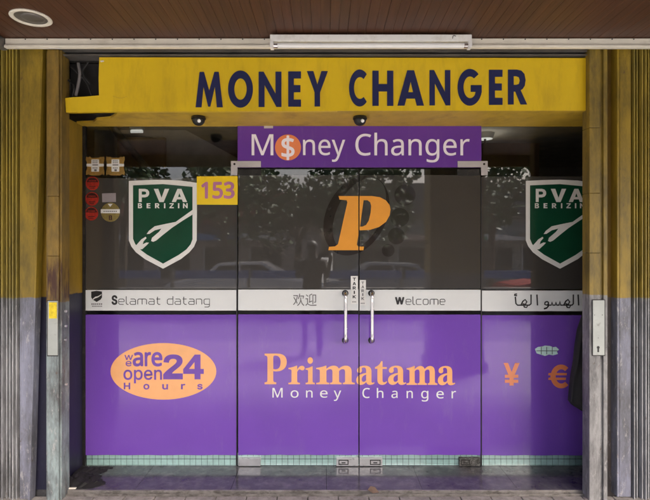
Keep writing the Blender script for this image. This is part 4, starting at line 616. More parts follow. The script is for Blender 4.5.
b = MB(); e = MB(); ribs(b, e, PX(631.3, YF), PX(720, YF), YF - .03, .0235, ZT, -.03); b.build('folded_leaves', 'rib_web', rs); e.build('leaf_edges', 'rib_edge', rs)

# ------------------------------------------------------------------ glass front
ZTOP = 2.519
YV, YS, YS2, YT = 3.6980, 3.6964, 3.6952, 3.6940
SEAM = 359
def zpx(py): return PZ(py, YG)
def pane(t, px0, px1, z0, z1): return MB().box(PX(px0, YG), PX(px1, YG), YG, YG + .01, z0, z1, .0012).build('glass_pane', 'glass', t)
def film(t, name, m, px0, py0, px1, py1, wave=0, hole=None):
    top = [(px0, py0), (px1, py0)]; n = 14
    bot = [(px1 + (px0 - px1) * i / n, py1 + wave * math.sin(i * 1.9 + px0)) for i in range(n + 1)] if wave else [(px1, py1), (px0, py1)]
    return flat(name, [pc(top + bot, YV)], YV, m, t, .001)
def shutter_line(*a): pass

# fixed panes
lp = thing('fixed_glass_panel', (PX(160, YG), YG, 0), 'left fixed glass panel with green shield sticker and peach 24 hours oval', 'glass panel')
g = pane(lp, 82.5, 236.4, .004, ZTOP - .003)
film(lp, 'grey_tint_film', 'grey_film', 84, 178, 236.4, 289.2)
wf = film(lp, 'white_strip', 'white_film', 81.2, 290, 236.4, 310.6)
film(lp, 'purple_film', 'purple', 83.2, 314.6, 236.4, 455.2, .25)
rp = thing('fixed_glass_panel', (PX(540, YG), YG, 0), 'right fixed glass panel with yen and euro signs on its purple lower half', 'glass panel')
pane(rp, 482, 632, .004, ZTOP - .003)
film(rp, 'grey_tint_film', 'grey_film', 482, 176.5, 630, 289.2)
wfr = film(rp, 'white_strip', 'white_film', 482, 290.6, 630, 311.2)
pfr = film(rp, 'purple_film', 'purple', 482, 315.2, 630, 455.4, .25)
# doors
dl_ = thing('glass_door', (PX(298, YG), YG, 0), 'left glass swing door with steel pull handle and the start of the serif shop name', 'glass door')
pane(dl_, 238, 358.4, .012, zpx(169))
film(dl_, 'grey_tint_film', 'grey_film', 238.4, 175, 358.2, 288.8)
wfd = film(dl_, 'white_strip', 'white_film', 238.2, 289.6, 358.4, 310.4)
pfl = film(dl_, 'purple_film', 'purple', 238.2, 314.4, 358.4, 455.0, .25)
dr_ = thing('glass_door', (PX(420, YG), YG, 0), 'right glass swing door with steel pull handle and the Welcome strip', 'glass door')
pane(dr_, 359.6, 480.6, .012, zpx(169))
film(dr_, 'grey_tint_film', 'grey_film', 359.8, 175, 480.4, 288.8)
wfd2 = film(dr_, 'white_strip', 'white_film', 359.6, 289.8, 480.6, 310.6)
pfd2 = film(dr_, 'purple_film', 'purple', 359.6, 314.6, 480.6, 455.0, .25)
# transom and its corner patches
tp_ = thing('transom_glass', (PX(359, YG), YG, zpx(168)), 'glass transom above the doors, covered by the purple banner', 'glass panel')
pane(tp_, 237.4, 481.2, zpx(167.6), ZTOP - .003)
for s, px in ((-1, 237.4), (1, 481.2)):
    q = [(px + s * 6.5, 161), (px - s * 23.5, 161), (px - s * 23.5, 167.2), (px, 167.2), (px, 175.2), (px + s * 6.5, 175.2)]
    flat('corner_patch', [pc(q, YG - .021)], YG - .021, 'patch_steel', tp_, .0045)
    flat('patch_bolt', [pc(ell(px + s * 3, 164, 1.1, 1.1, 16), YG - .0225)], YG - .0225, 'dark', tp_, .0012)
for t, a, b_ in ((dl_, 239, 261), (dr_, 457.5, 479.8)):
    MB().pbox(a, 169.2, b_, 175.4, YG - .010, .009, .001).build('top_patch', 'dark', t)
# seams: black edge gaskets
for t, px in ((lp, 236.9), (rp, 481.3)):
    MB().box(PX(px - .5, YG), PX(px + .5, YG), YG - .004, YG + .012, .004, zpx(177)).build('edge_gasket', 'black', t)
MB().box(PX(358.35, YG), PX(358.75, YG), YG + .001, YG + .011, .012, zpx(169.5)).build('edge_gasket', 'black', dl_)
MB().box(PX(359.25, YG), PX(359.6, YG), YG + .001, YG + .011, .012, zpx(169.5)).build('edge_gasket', 'black', dr_)
# bottom patches
def bottom_patch(t, a, b_, m_, inset=None, blot=False):
    o = MB().pbox(a, 458.2, b_, 466.2, YG - .014, .032, .0015).build('floor_patch', m_, t)
    if inset:
        Y = YG - .0152
        flat('inset', [pc(rect(*inset), Y), pc(rect(inset[0] + .9, inset[1] + .9, inset[2] - .9, inset[3] - .9), Y)], Y, 'dark', o, .001)
        MB().pbox((inset[0] + inset[2]) / 2 - 2, 462.4, (inset[0] + inset[2]) / 2 + 2, 463.4, Y, .001).build('slot', 'dark', o)
    return o
bottom_patch(dl_, 238.2, 260.4, 'steel'); bottom_patch(dl_, 336.4, 358.4, 'steel', (338.5, 459.9, 348.5, 465))
bottom_patch(dr_, 359.6, 382.4, 'steel', (370, 459.9, 380.6, 465)); bottom_patch(dr_, 459.4, 480.4, 'steel_dirty', (461, 459.8, 470, 465))
# pull handles
for t, px in ((dl_, 345.6), (dr_, 372.2)):
    yh = 3.632; x = PX(px, yh); zt, zb_ = PZ(294, yh), PZ(342, yh)
    h = tube('handle', [(x, YG - .004, zt), (x, yh + .014, zt + .001), (x, yh, zt - .016), (x, yh, zt - .06), (x, yh, (zt + zb_) / 2), (x, yh, zb_ + .06), (x, yh, zb_ + .016), (x, yh + .014, zb_ - .001), (x, YG - .004, zb_)], .0135, 'chrome', t)
    for z in (zt, zb_): MB().cyl((x, YG - .024, z), (x, YG - .006, z), .0185, seg=24).cyl((x, YG - .007, z), (x, YG - .001, z), .024, seg=24).build('collar', 'black', h, True)

# ------------------------------------------------------------------ lettering that belongs to the panes
C_L = [(PX(358.45, YS), -1)]; C_R = [(PX(359.55, YS), 1)]
def both(name, cons, Y, m, tl, tr, bold=0, th=.0008):
    flat(name, cons, Y, m, tl, th, bold, C_L); flat(name, cons, Y, m, tr, th, bold, C_R)
# white strip wording
def S_of(box, parent, key, bold=.0042): return word('initial', [(key, box)], YS, 'ink', parent, bold)
S_of((111.5, 295.2, 117.4, 305), wf, 'i:S'); strokes('lettering', thin_word('elamat datang', 118.6, 209.5, 304.4, 5.4, YS), YS, .0027, 'ink', wf)
word('lettering', [('c:欢', (293, 293.6, 304.4, 306)), ('c:迎', (305.4, 293.6, 316.6, 306))], YS, 'grey_ink', wfd, -.0012)
S_of((395, 297, 404.4, 304.6), wfd2, 'i:W'); strokes('lettering', thin_word('elcome', 406, 445, 304.6, 5.4, YS), YS, .0027, 'ink', wfd2)
AR = [[(162,60),(164,84),(170,90),(184,90)], [(168,50),(160,51),(159,55),(168,56)], [(182,90),(189,76),(197,70),(203,78),(198,87),(188,85)], [(197,87),(206,92),(202,98),(194,97),(192,91)], [(184,90),(212,90),(218,85),(218,52)], [(239,52),(241,91)],
      [(275,77),(268,80),(267,87),(274,90),(280,86),(280,80),(275,77)], [(280,84),(280,93),(274,100),(264,103)], [(276,90),(290,90),(293,79),(296,90),(304,90),(307,79),(310,90),(318,90),(321,76),(324,90),(364,90),(369,85),(369,52)],
      [(335,90),(342,76),(350,70),(356,78),(351,87),(341,85)], [(350,87),(359,92),(355,99),(347,98),(345,91)], [(386,52),(388,91)], [(404,56),(408,60),(406,88)]]
strokes('lettering', [[(PX(470 + u / 3.572, YS), PZ(280 + v / 3.572, YS)) for u, v in p] for p in AR], YS, .0058, 'ink', wfr, .12)
sh_small = [(91.2, 291.6), (96.6, 290.8), (102, 291.6), (102, 297.4), (100.6, 299.6), (96.6, 302), (92.6, 299.6), (91.2, 297.4)]
flat('emblem', [pc(sh_small, YS)], YS, M['ink'], wf)
flat('emblem_swoosh', [pc([(92.6, 299), (95.2, 296.8), (98, 296.2), (101.4, 294.2), (101.4, 295), (98, 297.4), (95, 298.4), (93.2, 299.8)], YS2)], YS2, 'white', wf)
flat('emblem_caption', [pc(rect(91.4 + i * 1.9, 303.4, 92.6 + i * 1.9, 304.8), YS) for i in range(6)] + [pc(rect(92 + i * 1.5, 305.8, 93 + i * 1.5, 306.8), YS) for i in range(7)], YS, 'grey_ink', wf)
# serif name across both doors
bl_, xt = 384.3, 366.0
pm = [('P', 264.6, 353.6, 286.8, bl_), ('r', 288.4, xt - .3, 304.6, bl_), ('i', 305.6, 357.2, 314.8, bl_), ('m', 316.2, xt - .3, 354.8, bl_), ('a', 356.2, xt - .3, 374.6, bl_ + .6),
      ('t', 375, 361.2, 387.2, bl_ + .6), ('a', 388, xt - .3, 406.2, bl_ + .6), ('m', 406.6, xt, 437.4, bl_ + .6), ('a', 437.8, xt, 455.2, bl_ + 1)]
cons = []
for ch, x0, y0, x1, y1 in pm: cons += fit(SERIF[ch], (x0, y0, x1, y1), YS)
both('name_lettering', cons, YS, 'peach', pfl, pfd2)
mc = [('M', 272.4, 388, 282.6, 397.6), ('o', 290.6, 390.4, 298.6, 397.8), ('n', 306, 390.4, 312.6, 397.6), ('e', 320, 390.4, 327.6, 397.8), ('y', 333.8, 390.6, 341.2, 401)]
word('subtitle_lettering', [('n:' + c, (x0, y0, x1, y1)) for c, x0, y0, x1, y1 in mc], YS, 'white', pfl, .0004)
mc = [('C', 362.4, 388, 369.8, 398.2), ('h', 376.8, 388, 383.4, 398), ('a', 391.4, 390.8, 397.6, 398.2), ('n', 406.6, 390.8, 412.8, 398.2), ('g', 421.2, 390.8, 428.4, 401.6), ('e', 436.4, 391, 443.8, 398.6), ('r', 451.6, 391, 456, 398.4)]
word('subtitle_lettering', [('n:' + c, (x0, y0, x1, y1)) for c, x0, y0, x1, y1 in mc], YS, 'white', pfd2, .0004)
word('yen_sign', [(YEN, (503.6, 363, 519.6, 385.6))], YS, 'coral', pfr)
word('euro_sign', [(EURO, (548.2, 364.6, 568.4, 388.4))], YS, 'coral', pfr)
tp = [(535, 349), (538, 347), (542, 346.6), (545, 345.6), (550, 346), (553, 347.2), (556, 346.8), (559, 349.6), (557, 351.6), (558, 354), (553, 355.4), (549, 354.6), (545, 356), (540, 354.4), (536.6, 353.4)]
tpo = flat('torn_patch', [pc(tp, YS)], YS, 'mint', pfr)
flat('grid_lines', [pc(rect(x, 347, x + .6, 354.4), YS2) for x in (541, 546.4, 552)] + [pc(rect(536.4, 350.6, 540.9, 351.2), YS2), pc(rect(541.7, 350.6, 546.3, 351.2), YS2), pc(rect(547.1, 350.6, 551.9, 351.2), YS2), pc(rect(552.7, 350.6, 558, 351.2), YS2)], YS2, 'grout', tpo)
# big P monogram with its ring (vinyl on both doors)
def u5(pts): return [(310 + x / 5, 165 + y / 5) for x, y in pts]
YR = 3.6972
ring = [pc(u5(ell(232, 252, 213, 149, 64, R(-62))), YR), pc(u5(ell(247, 245, 196, 112, 64, R(-63))), YR)]
both('ring', ring, YR, 'brown', dl_, dr_, th=.0006)
P_ = [(143, 155), (310, 155), (350, 161), (380, 177), (398, 200), (403, 222), (398, 252), (380, 284), (345, 310), (300, 324), (246, 327), (234, 398), (240, 407), (270, 408), (267, 426), (92, 426), (95, 409), (125, 407), (140, 396), (187, 187), (183, 176), (148, 173)]
P_h = [(268, 176), (288, 176), (301, 186), (306, 205), (303, 240), (294, 278), (280, 300), (262, 308), (250, 308)]
both('monogram', [pc(u5(P_), YS), pc(u5(P_h), YS)], YS, 'orange', dl_, dr_)
for cx_, cy_, r in ((475, 150, 53), (449, 262, 47), (432, 355, 42), (391, 427, 32)):
    flat('ring_dot', [pc(u5(ell(cx_, cy_, r, r, 36)), YR)], YR, 'dot', dr_, .0006)

# purple banner on the transom
bn = thing('banner_sign', (PX(359, 3.69), 3.69, zpx(168)), 'purple banner with white Money Changer lettering over the doors', 'sign')
YB = 3.684
MB().pbox(237.6, 125.4, 481.4, 167.4, YB, .006).build('panel', 'purple_sign', bn)
word('lettering', [('n:M', (251.6, 134.2, 273.4, 155.2))], YB - .0015, 'white_ink', bn, .0006)
word('lettering', [('n:ney', (303, 139.4, 345.2, 161.8))], YB - .0015, 'white_ink', bn, .0006)
word('lettering', [('n:Changer', (355.4, 132.6, 469.6, 162.4))], YB - .0015, 'white_ink', bn, .0006)
co = flat('coin', [pc(ell(288, 147.4, 13, 13, 48), YB - .0015)], YB - .0015, 'coral', bn)
word('dollar_sign', [('n:$', (281.4, 135.4, 294.6, 160))], YB - .003, 'white_ink', co, .0035)
MB().pbox(264, 124.6, 273, 128.2, YB - .004, .003).build('tape', 'patch_steel', bn)

# ------------------------------------------------------------------ stickers
def shield(dx, lab, cut=None):
    t = thing('shield_sticker', (PX(163 + dx, YS), YS, PZ(269, YS)), lab, 'sticker', 'shield stickers')
    q = lambda pts: [(120 + x / 4.76 + dx, 170 + y / 4.762) for x, y in pts]
    out = [(42, 52), (120, 48), (205, 46), (290, 50), (366, 61), (366, 200), (365, 335), (352, 366), (330, 392), (290, 424), (205, 470), (120, 425), (76, 392), (54, 364), (42, 335), (42, 200)]
    inn = [(62, 73), (205, 67), (345, 80), (345, 330), (336, 354), (316, 378), (280, 404), (205, 446), (130, 404), (92, 376), (72, 352), (62, 328)]
    flat('border', [pc(q(out), YS)], YS, 'white', t)
    g = flat('field', [pc(q(inn), YS2)], YS2, 'green', t)
    hand1 = [(345, 190), (300, 222), (265, 247), (215, 257), (165, 268), (137, 290), (127, 305), (140, 304), (166, 287), (197, 279), (186, 294), (152, 323), (148, 338), (158, 342), (172, 336), (202, 311), (246, 276), (300, 240), (345, 212)]
    hand2 = [(122, 318), (102, 330), (77, 364), (72, 352), (92, 376), (104, 378), (128, 357), (138, 346), (126, 345), (108, 354), (112, 340), (126, 324)]
    hand2 = [(122, 318), (102, 330), (74, 362), (92, 379), (106, 377), (128, 357), (138, 346), (126, 345), (108, 354), (112, 340), (126, 324)]
    flat('hand_emblem', [pc(q(hand1), YT), pc(q(hand2), YT)], YT, 'white', g)
    word('lettering', [(BOLD[c], (a + dx, 188.8, b_ + dx, 202)) for c, a, b_ in (('P', 138.8, 149.2), ('V', 153.8, 169.2), ('A', 171.8, 187))], YT, 'white', g)
    word('lettering', [(BOLD[c], (a + dx, 203.2, b_ + dx, 208.2)) for c, a, b_ in (('B', 137.9, 142.1), ('E', 146.6, 150.4), ('R', 155, 159.6), ('I', 164, 165.3), ('Z', 169.4, 173.8), ('I', 178, 179.3), ('N', 183, 187.6))], YT, 'white', g)
    return t
shield(0, 'green shield sticker with white border on the left glass, beside the yellow 153 card')
shield(397, 'green shield sticker on the right glass, partly behind the right shutter post')
tag(flat('number_mark', [pc(ell(587.4, 217, 1.5, 2.8, 20), YT - .001), pc(ell(587.4, 217, .8, 1.8, 20), YT - .001)], YT - .001, 'coral'), 'small orange ring mark at the right edge of the right green shield', 'sticker')
cdn = thing('number_card', (217, 3.69, PZ(204, YT)), 'x', 'card'); bpy.data.objects.remove(cdn)
YC = 3.6925
cdn = thing('number_card', (PX(217, YC), YC, PZ(204.6, YC)), 'yellow card with mauve number 153 stuck on the left glass', 'number card')
flat('card', [pc([(196.8, 176.4), (237.6, 176), (237.6, 204.8), (196.8, 204.6)], YC)], YC, 'card_yellow', cdn)
word('digits', [('n:153', (201.2, 181.6, 234.6, 198.8))], YC - .0012, 'pink_ink', cdn, .005)
ov = thing('hours_oval', (PX(163.4, YS), YS, PZ(400, YS)), 'peach oval sticker reading we are open 24 Hours in purple on the left glass', 'sticker')
flat('oval', [pc(ell(163.4, 371.4, 52.9, 28.3, 64), YS)], YS, 'peach', ov)
word('letter', [('i:w', (124.4, 355, 133, 360))], YS2, 'purple_ink', ov, .0006)
word('letter', [('i:e', (125.6, 361, 131.6, 366.4))], YS2, 'purple_ink', ov, .0006)
word('lettering', [('n:a', (132.6, 352, 143.2, 366.6)), ('n:r', (144.6, 352, 151, 366.4)), ('n:e', (151.4, 352, 162.4, 366.6))], YS2, 'purple_ink', ov, .0046)
word('lettering', [('i:open', (123.4, 369.8, 162, 383.4))], YS2, 'purple_ink', ov, .0018)
word('lettering', [(BOLD['2'], (163.2, 354.4, 182.8, 379.4)), (BOLD['4'], (183.2, 354.6, 203.8, 379.4))], YS2, 'purple_ink', ov)
word('lettering', [('i:H', (123.8, 382.8, 130.2, 389.4)), ('i:o', (143.4, 384, 149.4, 389.6)), ('i:u', (162.2, 384.2, 168, 389.6)), ('i:r', (181, 384, 185.2, 389.4)), ('i:s', (197.2, 384, 202.6, 389.6))], YS2, 'purple_ink', ov, .0022)
def spool(cx_, lab):
    t = thing('gold_seal', (PX(cx_, YS), YS, PZ(175, YS)), lab, 'sticker', 'gold spool seals')
    q = [(-9, -9.4), (-7, -8.2), (-5.6, -9.2), (-3.5, -7.8), (3.5, -7.8), (5.6, -9.2), (7, -8.2), (9, -9.4), (9.4, -6), (8.4, -3), (8.2, 0), (8.4, 3), (9.4, 6.4), (9, 9.6), (6.6, 8.6), (5, 9.8), (-5, 9.8), (-6.6, 8.6), (-9, 9.6), (-9.4, 6.4), (-8.4, 3), (-8.2, 0), (-8.4, -3), (-9.4, -6)]
    p = flat('seal', [pc([(cx_ + x, 165.6 + y) for x, y in q], YS)], YS, 'gold', t)
    flat('centre_panel', [pc([(cx_ - 3.8, 159.4), (cx_ + 3.8, 159.4), (cx_ + 3.9, 163.6), (cx_ + 8.6, 163.8), (cx_ + 8.6, 166.4), (cx_ + 3.9, 166.6), (cx_ + 3.8, 171.6), (cx_ - 3.8, 171.6), (cx_ - 3.9, 166.6), (cx_ - 8.8, 166.4), (cx_ - 8.8, 163.8), (cx_ - 3.9, 163.6)], YS2)], YS2, 'white', p)
    flat('print', [pc(rect(cx_ - 2.6 + i * 1.8, y, cx_ - 1.5 + i * 1.8, y + 1), YT) for y in (160.4, 162.2, 167.4) for i in range(3)] + [pc(rect(cx_ - 2.8, 164.4, cx_ + 2.8, 165.4), YT), pc(rect(cx_ - 1, 169.2, cx_ + 1.4, 171.2), YT)], YT, 'grey_ink', p)
spool(95.2, 'gold spool shaped seal nearest the jamb, left of its twin'); spool(115.4, 'gold spool shaped seal on the glass, right of its twin')
for i, (cx_, cy_, lab) in enumerate(((92.4, 183.4, 'uppermost of the three round red seals under the gold seals'), (92, 198.8, 'middle one of the three round red seals, left of the grey label'), (91.4, 213.6, 'lowest of the three round red seals, beside the round gold seal'))):
    t = thing('red_seal', (PX(cx_, YS), YS, PZ(cy_ + 7, YS)), lab, 'sticker', 'round red seals')
    p = flat('disc', [pc(ell(cx_, cy_, 6.7, 6.9, 32), YS)], YS, 'red', t)
    flat('print', [pc([(cx_ - 5.6, cy_ - 1.2)] + [(cx_ + 5.9 * math.cos(R(a)), cy_ - 6 * math.sin(R(a))) for a in range(165, 14, -15)] + [(cx_ + 5.6, cy_ - 1.2)], YS2), pc([(cx_ - 3.6, cy_ - 3), (cx_ + 3.6, cy_ - 3), (cx_ + 3.6, cy_ - 2.2), (cx_ - 3.6, cy_ - 2.2)], YS2), pc(rect(cx_ - 3.2, cy_ + 2.6, cx_ + 3.2, cy_ + 3.4), YS2), pc(rect(cx_ - 2.2, cy_ + 4.4, cx_ + 2.2, cy_ + 5), YS2)], YS2, 'seal_dark', p)
t = thing('gold_seal', (PX(110, YS), YS, PZ(221, YS)), 'round olive gold seal with a white band under the small grey label', 'sticker')
p = flat('disc', [pc(ell(110.4, 212.2, 9.4, 9.6, 36), YS)], YS, 'olive_gold', t)
flat('band', [pc(rect(100.8, 209.2, 119.8, 213.2), YS2)], YS2, 'white', p)
flat('print', [pc(rect(103.5 + i * 2, 210.8, 104.8 + i * 2, 211.8), YT) for i in range(7)] , YT, 'grey_ink', p)
flat('mark', [pc(rect(108.8, 215.4, 112, 220), YS2), pc(rect(109.8, 216.4, 111, 217.4), YS2), pc(rect(109.8, 218.2, 111, 219.2), YS2)], YS2, 'seal_dark', p)
flat('notch', [pc([(107.8, 203.8), (112.6, 203.8), (110.2, 206.8)], YS2)], YS2, 'white', p)
tag(flat('blank_label', [pc([(102, 193.4), (115.8, 193), (116, 202), (102.2, 202.2)], YS)], YS, 'greylabel'), 'small blank grey paper label above the round gold seal', 'label')
for (x0, y0, x1, y1, lw, m_, lab) in ((350.8, 276, 357.9, 304, 3.0, 'ink', 'white TARIK label with bold letters on the left door above its handle'), (359.7, 280, 365.9, 305.4, 2.4, 'grey_ink', 'smaller white TARIK label with grey letters on the right door')):
    Y = 3.6940
    t = thing('pull_label', (PX((x0 + x1) / 2, Y), Y, PZ(y1, Y)), lab, 'label', 'labels by the door handles')
    flat('paper', [pc(rect(x0, y0, x1, y1), Y)], Y, 'white', t)
    cx_ = (x0 + x1) / 2; hh = (y1 - y0 - 6) / 5
    word('lettering', [(BOLD[c], (cx_ - (lw * .3 if c == 'I' else lw) / 2 - .2, y0 + 1.6 + i * hh, cx_ + (lw * .3 if c == 'I' else lw) / 2 + .2, y0 + 1.6 + i * hh + hh * .72)) for i, c in enumerate('TARIK')], Y - .0012, m_, t)
    flat('fine_print', [pc(rect(cx_ - 2 + i * 1.4, y1 - 2.6, cx_ - 1.1 + i * 1.4, y1 - 1.6), Y - .0012) for i in range(3)], Y - .0012, 'grey_ink', t)

# ------------------------------------------------------------------ loose things
def sack():
    Y = 3.52
    prof = [(303, 589, 612), (308, 586, 613), (318, 581.5, 613), (330, 577.6, 613), (345, 575.6, 613), (362, 573.4, 613), (376, 571, 613), (390, 569.6, 612), (401, 569, 611), (405, 572, 610), (410, 580, 609), (415, 589, 607)]
    b = MB(); n = 40; vs_ = []
    for py, l, r in prof:
        z = PZ(py, Y); x0, x1 = PX(l, Y), PX(r, Y); c, w = (x0 + x1) / 2, (x1 - x0) / 2
        for i in range(n):
            a = 2 * math.pi * i / n; k = 1 + .22 * math.sin(7 * a + py * .05) + .25 * mnoise.noise((a * 2, py * .06, 3))
            vs_.append((c - w * math.cos(a), Y - .05 * math.copysign(abs(math.sin(a)) ** .5, math.sin(a)) * k * (.5 + .5 * min(1, (py - 300) / 60)), z))
    m_ = len(prof)
    b.faces(vs_, [(k * n + i, k * n + (i + 1) % n, (k + 1) * n + (i + 1) % n, (k + 1) * n + i) for k in range(m_ - 1) for i in range(n)] + [tuple(range(n)), tuple(range((m_ - 1) * n, m_ * n))])
    return b.build('black_bag', 'cloth', None, True)
tag(sack(), 'black cloth bag hanging behind the right shutter post in front of the glass', 'bag')
tag(tube('string', [(PX(586, 3.43), 3.43, PZ(306, 3.43)), (PX(588, 3.42), 3.42, PZ(322, 3.42)), (PX(584.5, 3.41), 3.41, PZ(345, 3.41)), (PX(588.2, 3.41), 3.41, PZ(368, 3.41)), (PX(585.6, 3.41), 3.41, PZ(380, 3.41)), (PX(588, 3.42), 3.42, PZ(392, 3.42))], .0024, 'cord'), 'thin pale string dangling down in front of the black bag', 'string')
b = MB(); nx, ny = 34, 26; vs_ = []
for j in range(ny + 1):
    for i in range(nx + 1):
        u, v = i / nx, j / ny
        w = .22 + .045 * math.sin(v * 7) + .05 * mnoise.noise((v * 6, 2.2, 0)) + .02 * mnoise.noise((v * 22, 7.2, 0))
        x = -1.79 + u * w; y = 3.345 + v * .335 + .02 * mnoise.noise((u * 8, 4.1, v * 3))
        e = min(u * 6 + .2, 1, (1 - u) * 5, v * 6, (1 - v) * 5 + .1)
        vs_.append((x, y, .003 + max(0, e) * (.006 + .02 * (1 - u) ** 2 + .022 * abs(mnoise.noise((x * 22, y * 22, 1.3))) + .012 * abs(mnoise.noise((x * 60, y * 60, 5.3))))))
b.faces(vs_, [(j * (nx + 1) + i, j * (nx + 1) + i + 1, (j + 1) * (nx + 1) + i + 1, (j + 1) * (nx + 1) + i) for j in range(ny) for i in range(nx)])
tag(b.build('dark_floor_sheet', 'sheetblk', None, True), 'crumpled black sheet lying in the left corner of the step', 'plastic sheet')  # uneven matte black sheet covering the left floor corner
tag(MB().box(-1.735, -1.665, 3.336, 3.352, .001, .008, .002).build('paper_scrap', 'trim'), 'small pale scrap at the foot of the left shutter post', 'scrap')
lf = MB(); lx, ly = PX(372, 3.30), 3.29
lf.faces([(lx - .03, ly, .02), (lx, ly - .03, .012), (lx + .045, ly - .012, .008), (lx + .02, ly + .02, .03), (lx - .01, ly + .02, .035), (lx, ly, .022)], [(0, 1, 5), (1, 2, 5), (2, 3, 5), (3, 4, 5), (4, 0, 5)])
tag(lf.build('dry_leaf', mat('dry_leaf', (.15, .10, .07), .8)), 'curled brown dry leaf on the threshold track below the doors', 'leaf')

# ------------------------------------------------------------------ the street behind the viewer (seen mirrored in the glass)
for x0, x1, lab in ((-3.9, -3.35, 'square walkway pillar painted yellow over blue on the left'), (1.40, 2.12, 'square walkway pillar painted yellow over blue on the right')):
    t = thing('pillar', ((x0 + x1) / 2, .55, -.06), lab, 'pillar', 'walkway pillars')
    MB().box(x0, x1, .35, .75, -.06, 2.93, .01).build('shaft', 'shutter', t)
    MB().box(x0 - .03, x1 + .03, .32, .78, -.06, .12, .008).build('plinth', 'wall', t)
for k, (x, y) in enumerate(((-2.5, -11.6), (3.4, -11.9))):
    t = thing('shop_house', (x * 5, -15, -.17), ('low pale terrace of shops with a red roof across the road', 'cream single storey block across the road with dark windows')[k], 'building')
    x0, x1 = ((-14, -.2), (.4, 13))[k]; h = (2.7, 3.1)[k]
    MB().box(x0, x1, -19, -14, -.17, h).build('wall', mat('house_wall', ((.5, .42, .38), (.42, .42, .38))[k], .8), t)
    MB().prism([(x0 - .4, h), (x1 + .4, h), (x1, h + 1.3), (x0, h + 1.3)], -19.3, -13.5).build('roof', mat('house_roof', ((.30, .09, .06), (.16, .15, .14))[k], .8), t)
    for i in range(6):
        wx = x0 + 1 + i * (x1 - x0 - 2) / 6
        MB().box(wx, wx + 1.3, -14.05, -13.97, .4, 1.7).build('window', 'dark', t)
        MB().box(wx - .06, wx - .01, -14.05, -13.95, .35, 1.75).build('window_frame', 'white_metal', t)
        aw = mat('awning_cloth', ((.6, .12, .08), (.70, .68, .64), (.12, .25, .5), (.65, .5, .42), (.7, .7, .7), (.10, .35, .18))[(i * 2 + k) % 6], .7)
        MB().prism([(wx - .2, 2.0), (wx + 1.5, 2.0), (wx + 1.5, 2.12), (wx - .2, 2.3)], -13.95, -13.0 + .3 * (i % 3)).build('awning', aw, t)
leaf_m = mat('foliage', (.055, .10, .03), .55, var=.4, vs_=1.6); bark_m = mat('bark', (.10, .075, .05), .9)
def tree(x, y, h, cr, seed, lab):
    rn = random.Random(seed); t = thing('tree', (x, y, -.17), lab, 'tree', 'street trees')
    b = MB(); b.cyl((x, y, -.17), (x + .1, y, h * .55), .16, .10, 10)
    for i in range(5):
        a = i * 1.3 + seed; b.cyl((x + .1, y, h * .5), (x + math.cos(a) * cr * .6, y + math.sin(a) * cr * .6, h * .78 + .2 * i), .07, .02, 7)
    b.build('trunk', bark_m, t)
    b = MB(); vs_, fs_ = [], []
    cl = [(rn.uniform(-1, 1) * cr * .7, rn.uniform(-1, 1) * cr * .7, h * .8 + rn.uniform(-1, 1) * cr * .55, rn.uniform(.28, .5) * cr) for _ in range(11)]
    for (px_, py_, pz_, r) in cl:
        for _ in range(170):
            d = Vector((rn.gauss(0, 1), rn.gauss(0, 1), rn.gauss(0, 1))).normalized() * r * rn.uniform(.5, 1) ** .5
            c = Vector((x + px_, y + py_, pz_)) + d; a = Vector((rn.gauss(0, 1), rn.gauss(0, 1), rn.gauss(0, .6))).normalized() * .13
            q = a.cross(Vector((rn.gauss(0, 1), rn.gauss(0, 1), rn.gauss(0, 1)))).normalized() * .075
            k = len(vs_); vs_ += [c - a, c + q, c + a, c - q]; fs_.append((k, k + 1, k + 2, k + 3))
    me = bpy.data.meshes.new('crown'); me.from_pydata([v[:] for v in vs_], [], fs_)
    link_mesh('crown', me, leaf_m, t)
for i, (x, y, h, cr) in enumerate(((-3.4, -9.0, 4.4, 1.9), (-1.0, -9.8, 3.7, 1.7), (1.5, -9.4, 4.3, 1.8), (-6.6, -8.8, 4.8, 1.9), (5.4, -9.0, 4.8, 2.0))):
    tree(x, y, h, cr, i + 3, ('broad street tree across the road left of centre', 'smallest street tree across the road near the middle', 'street tree across the road right of centre', 'leftmost broad street tree across the road', 'rightmost broad street tree across the road')[i])
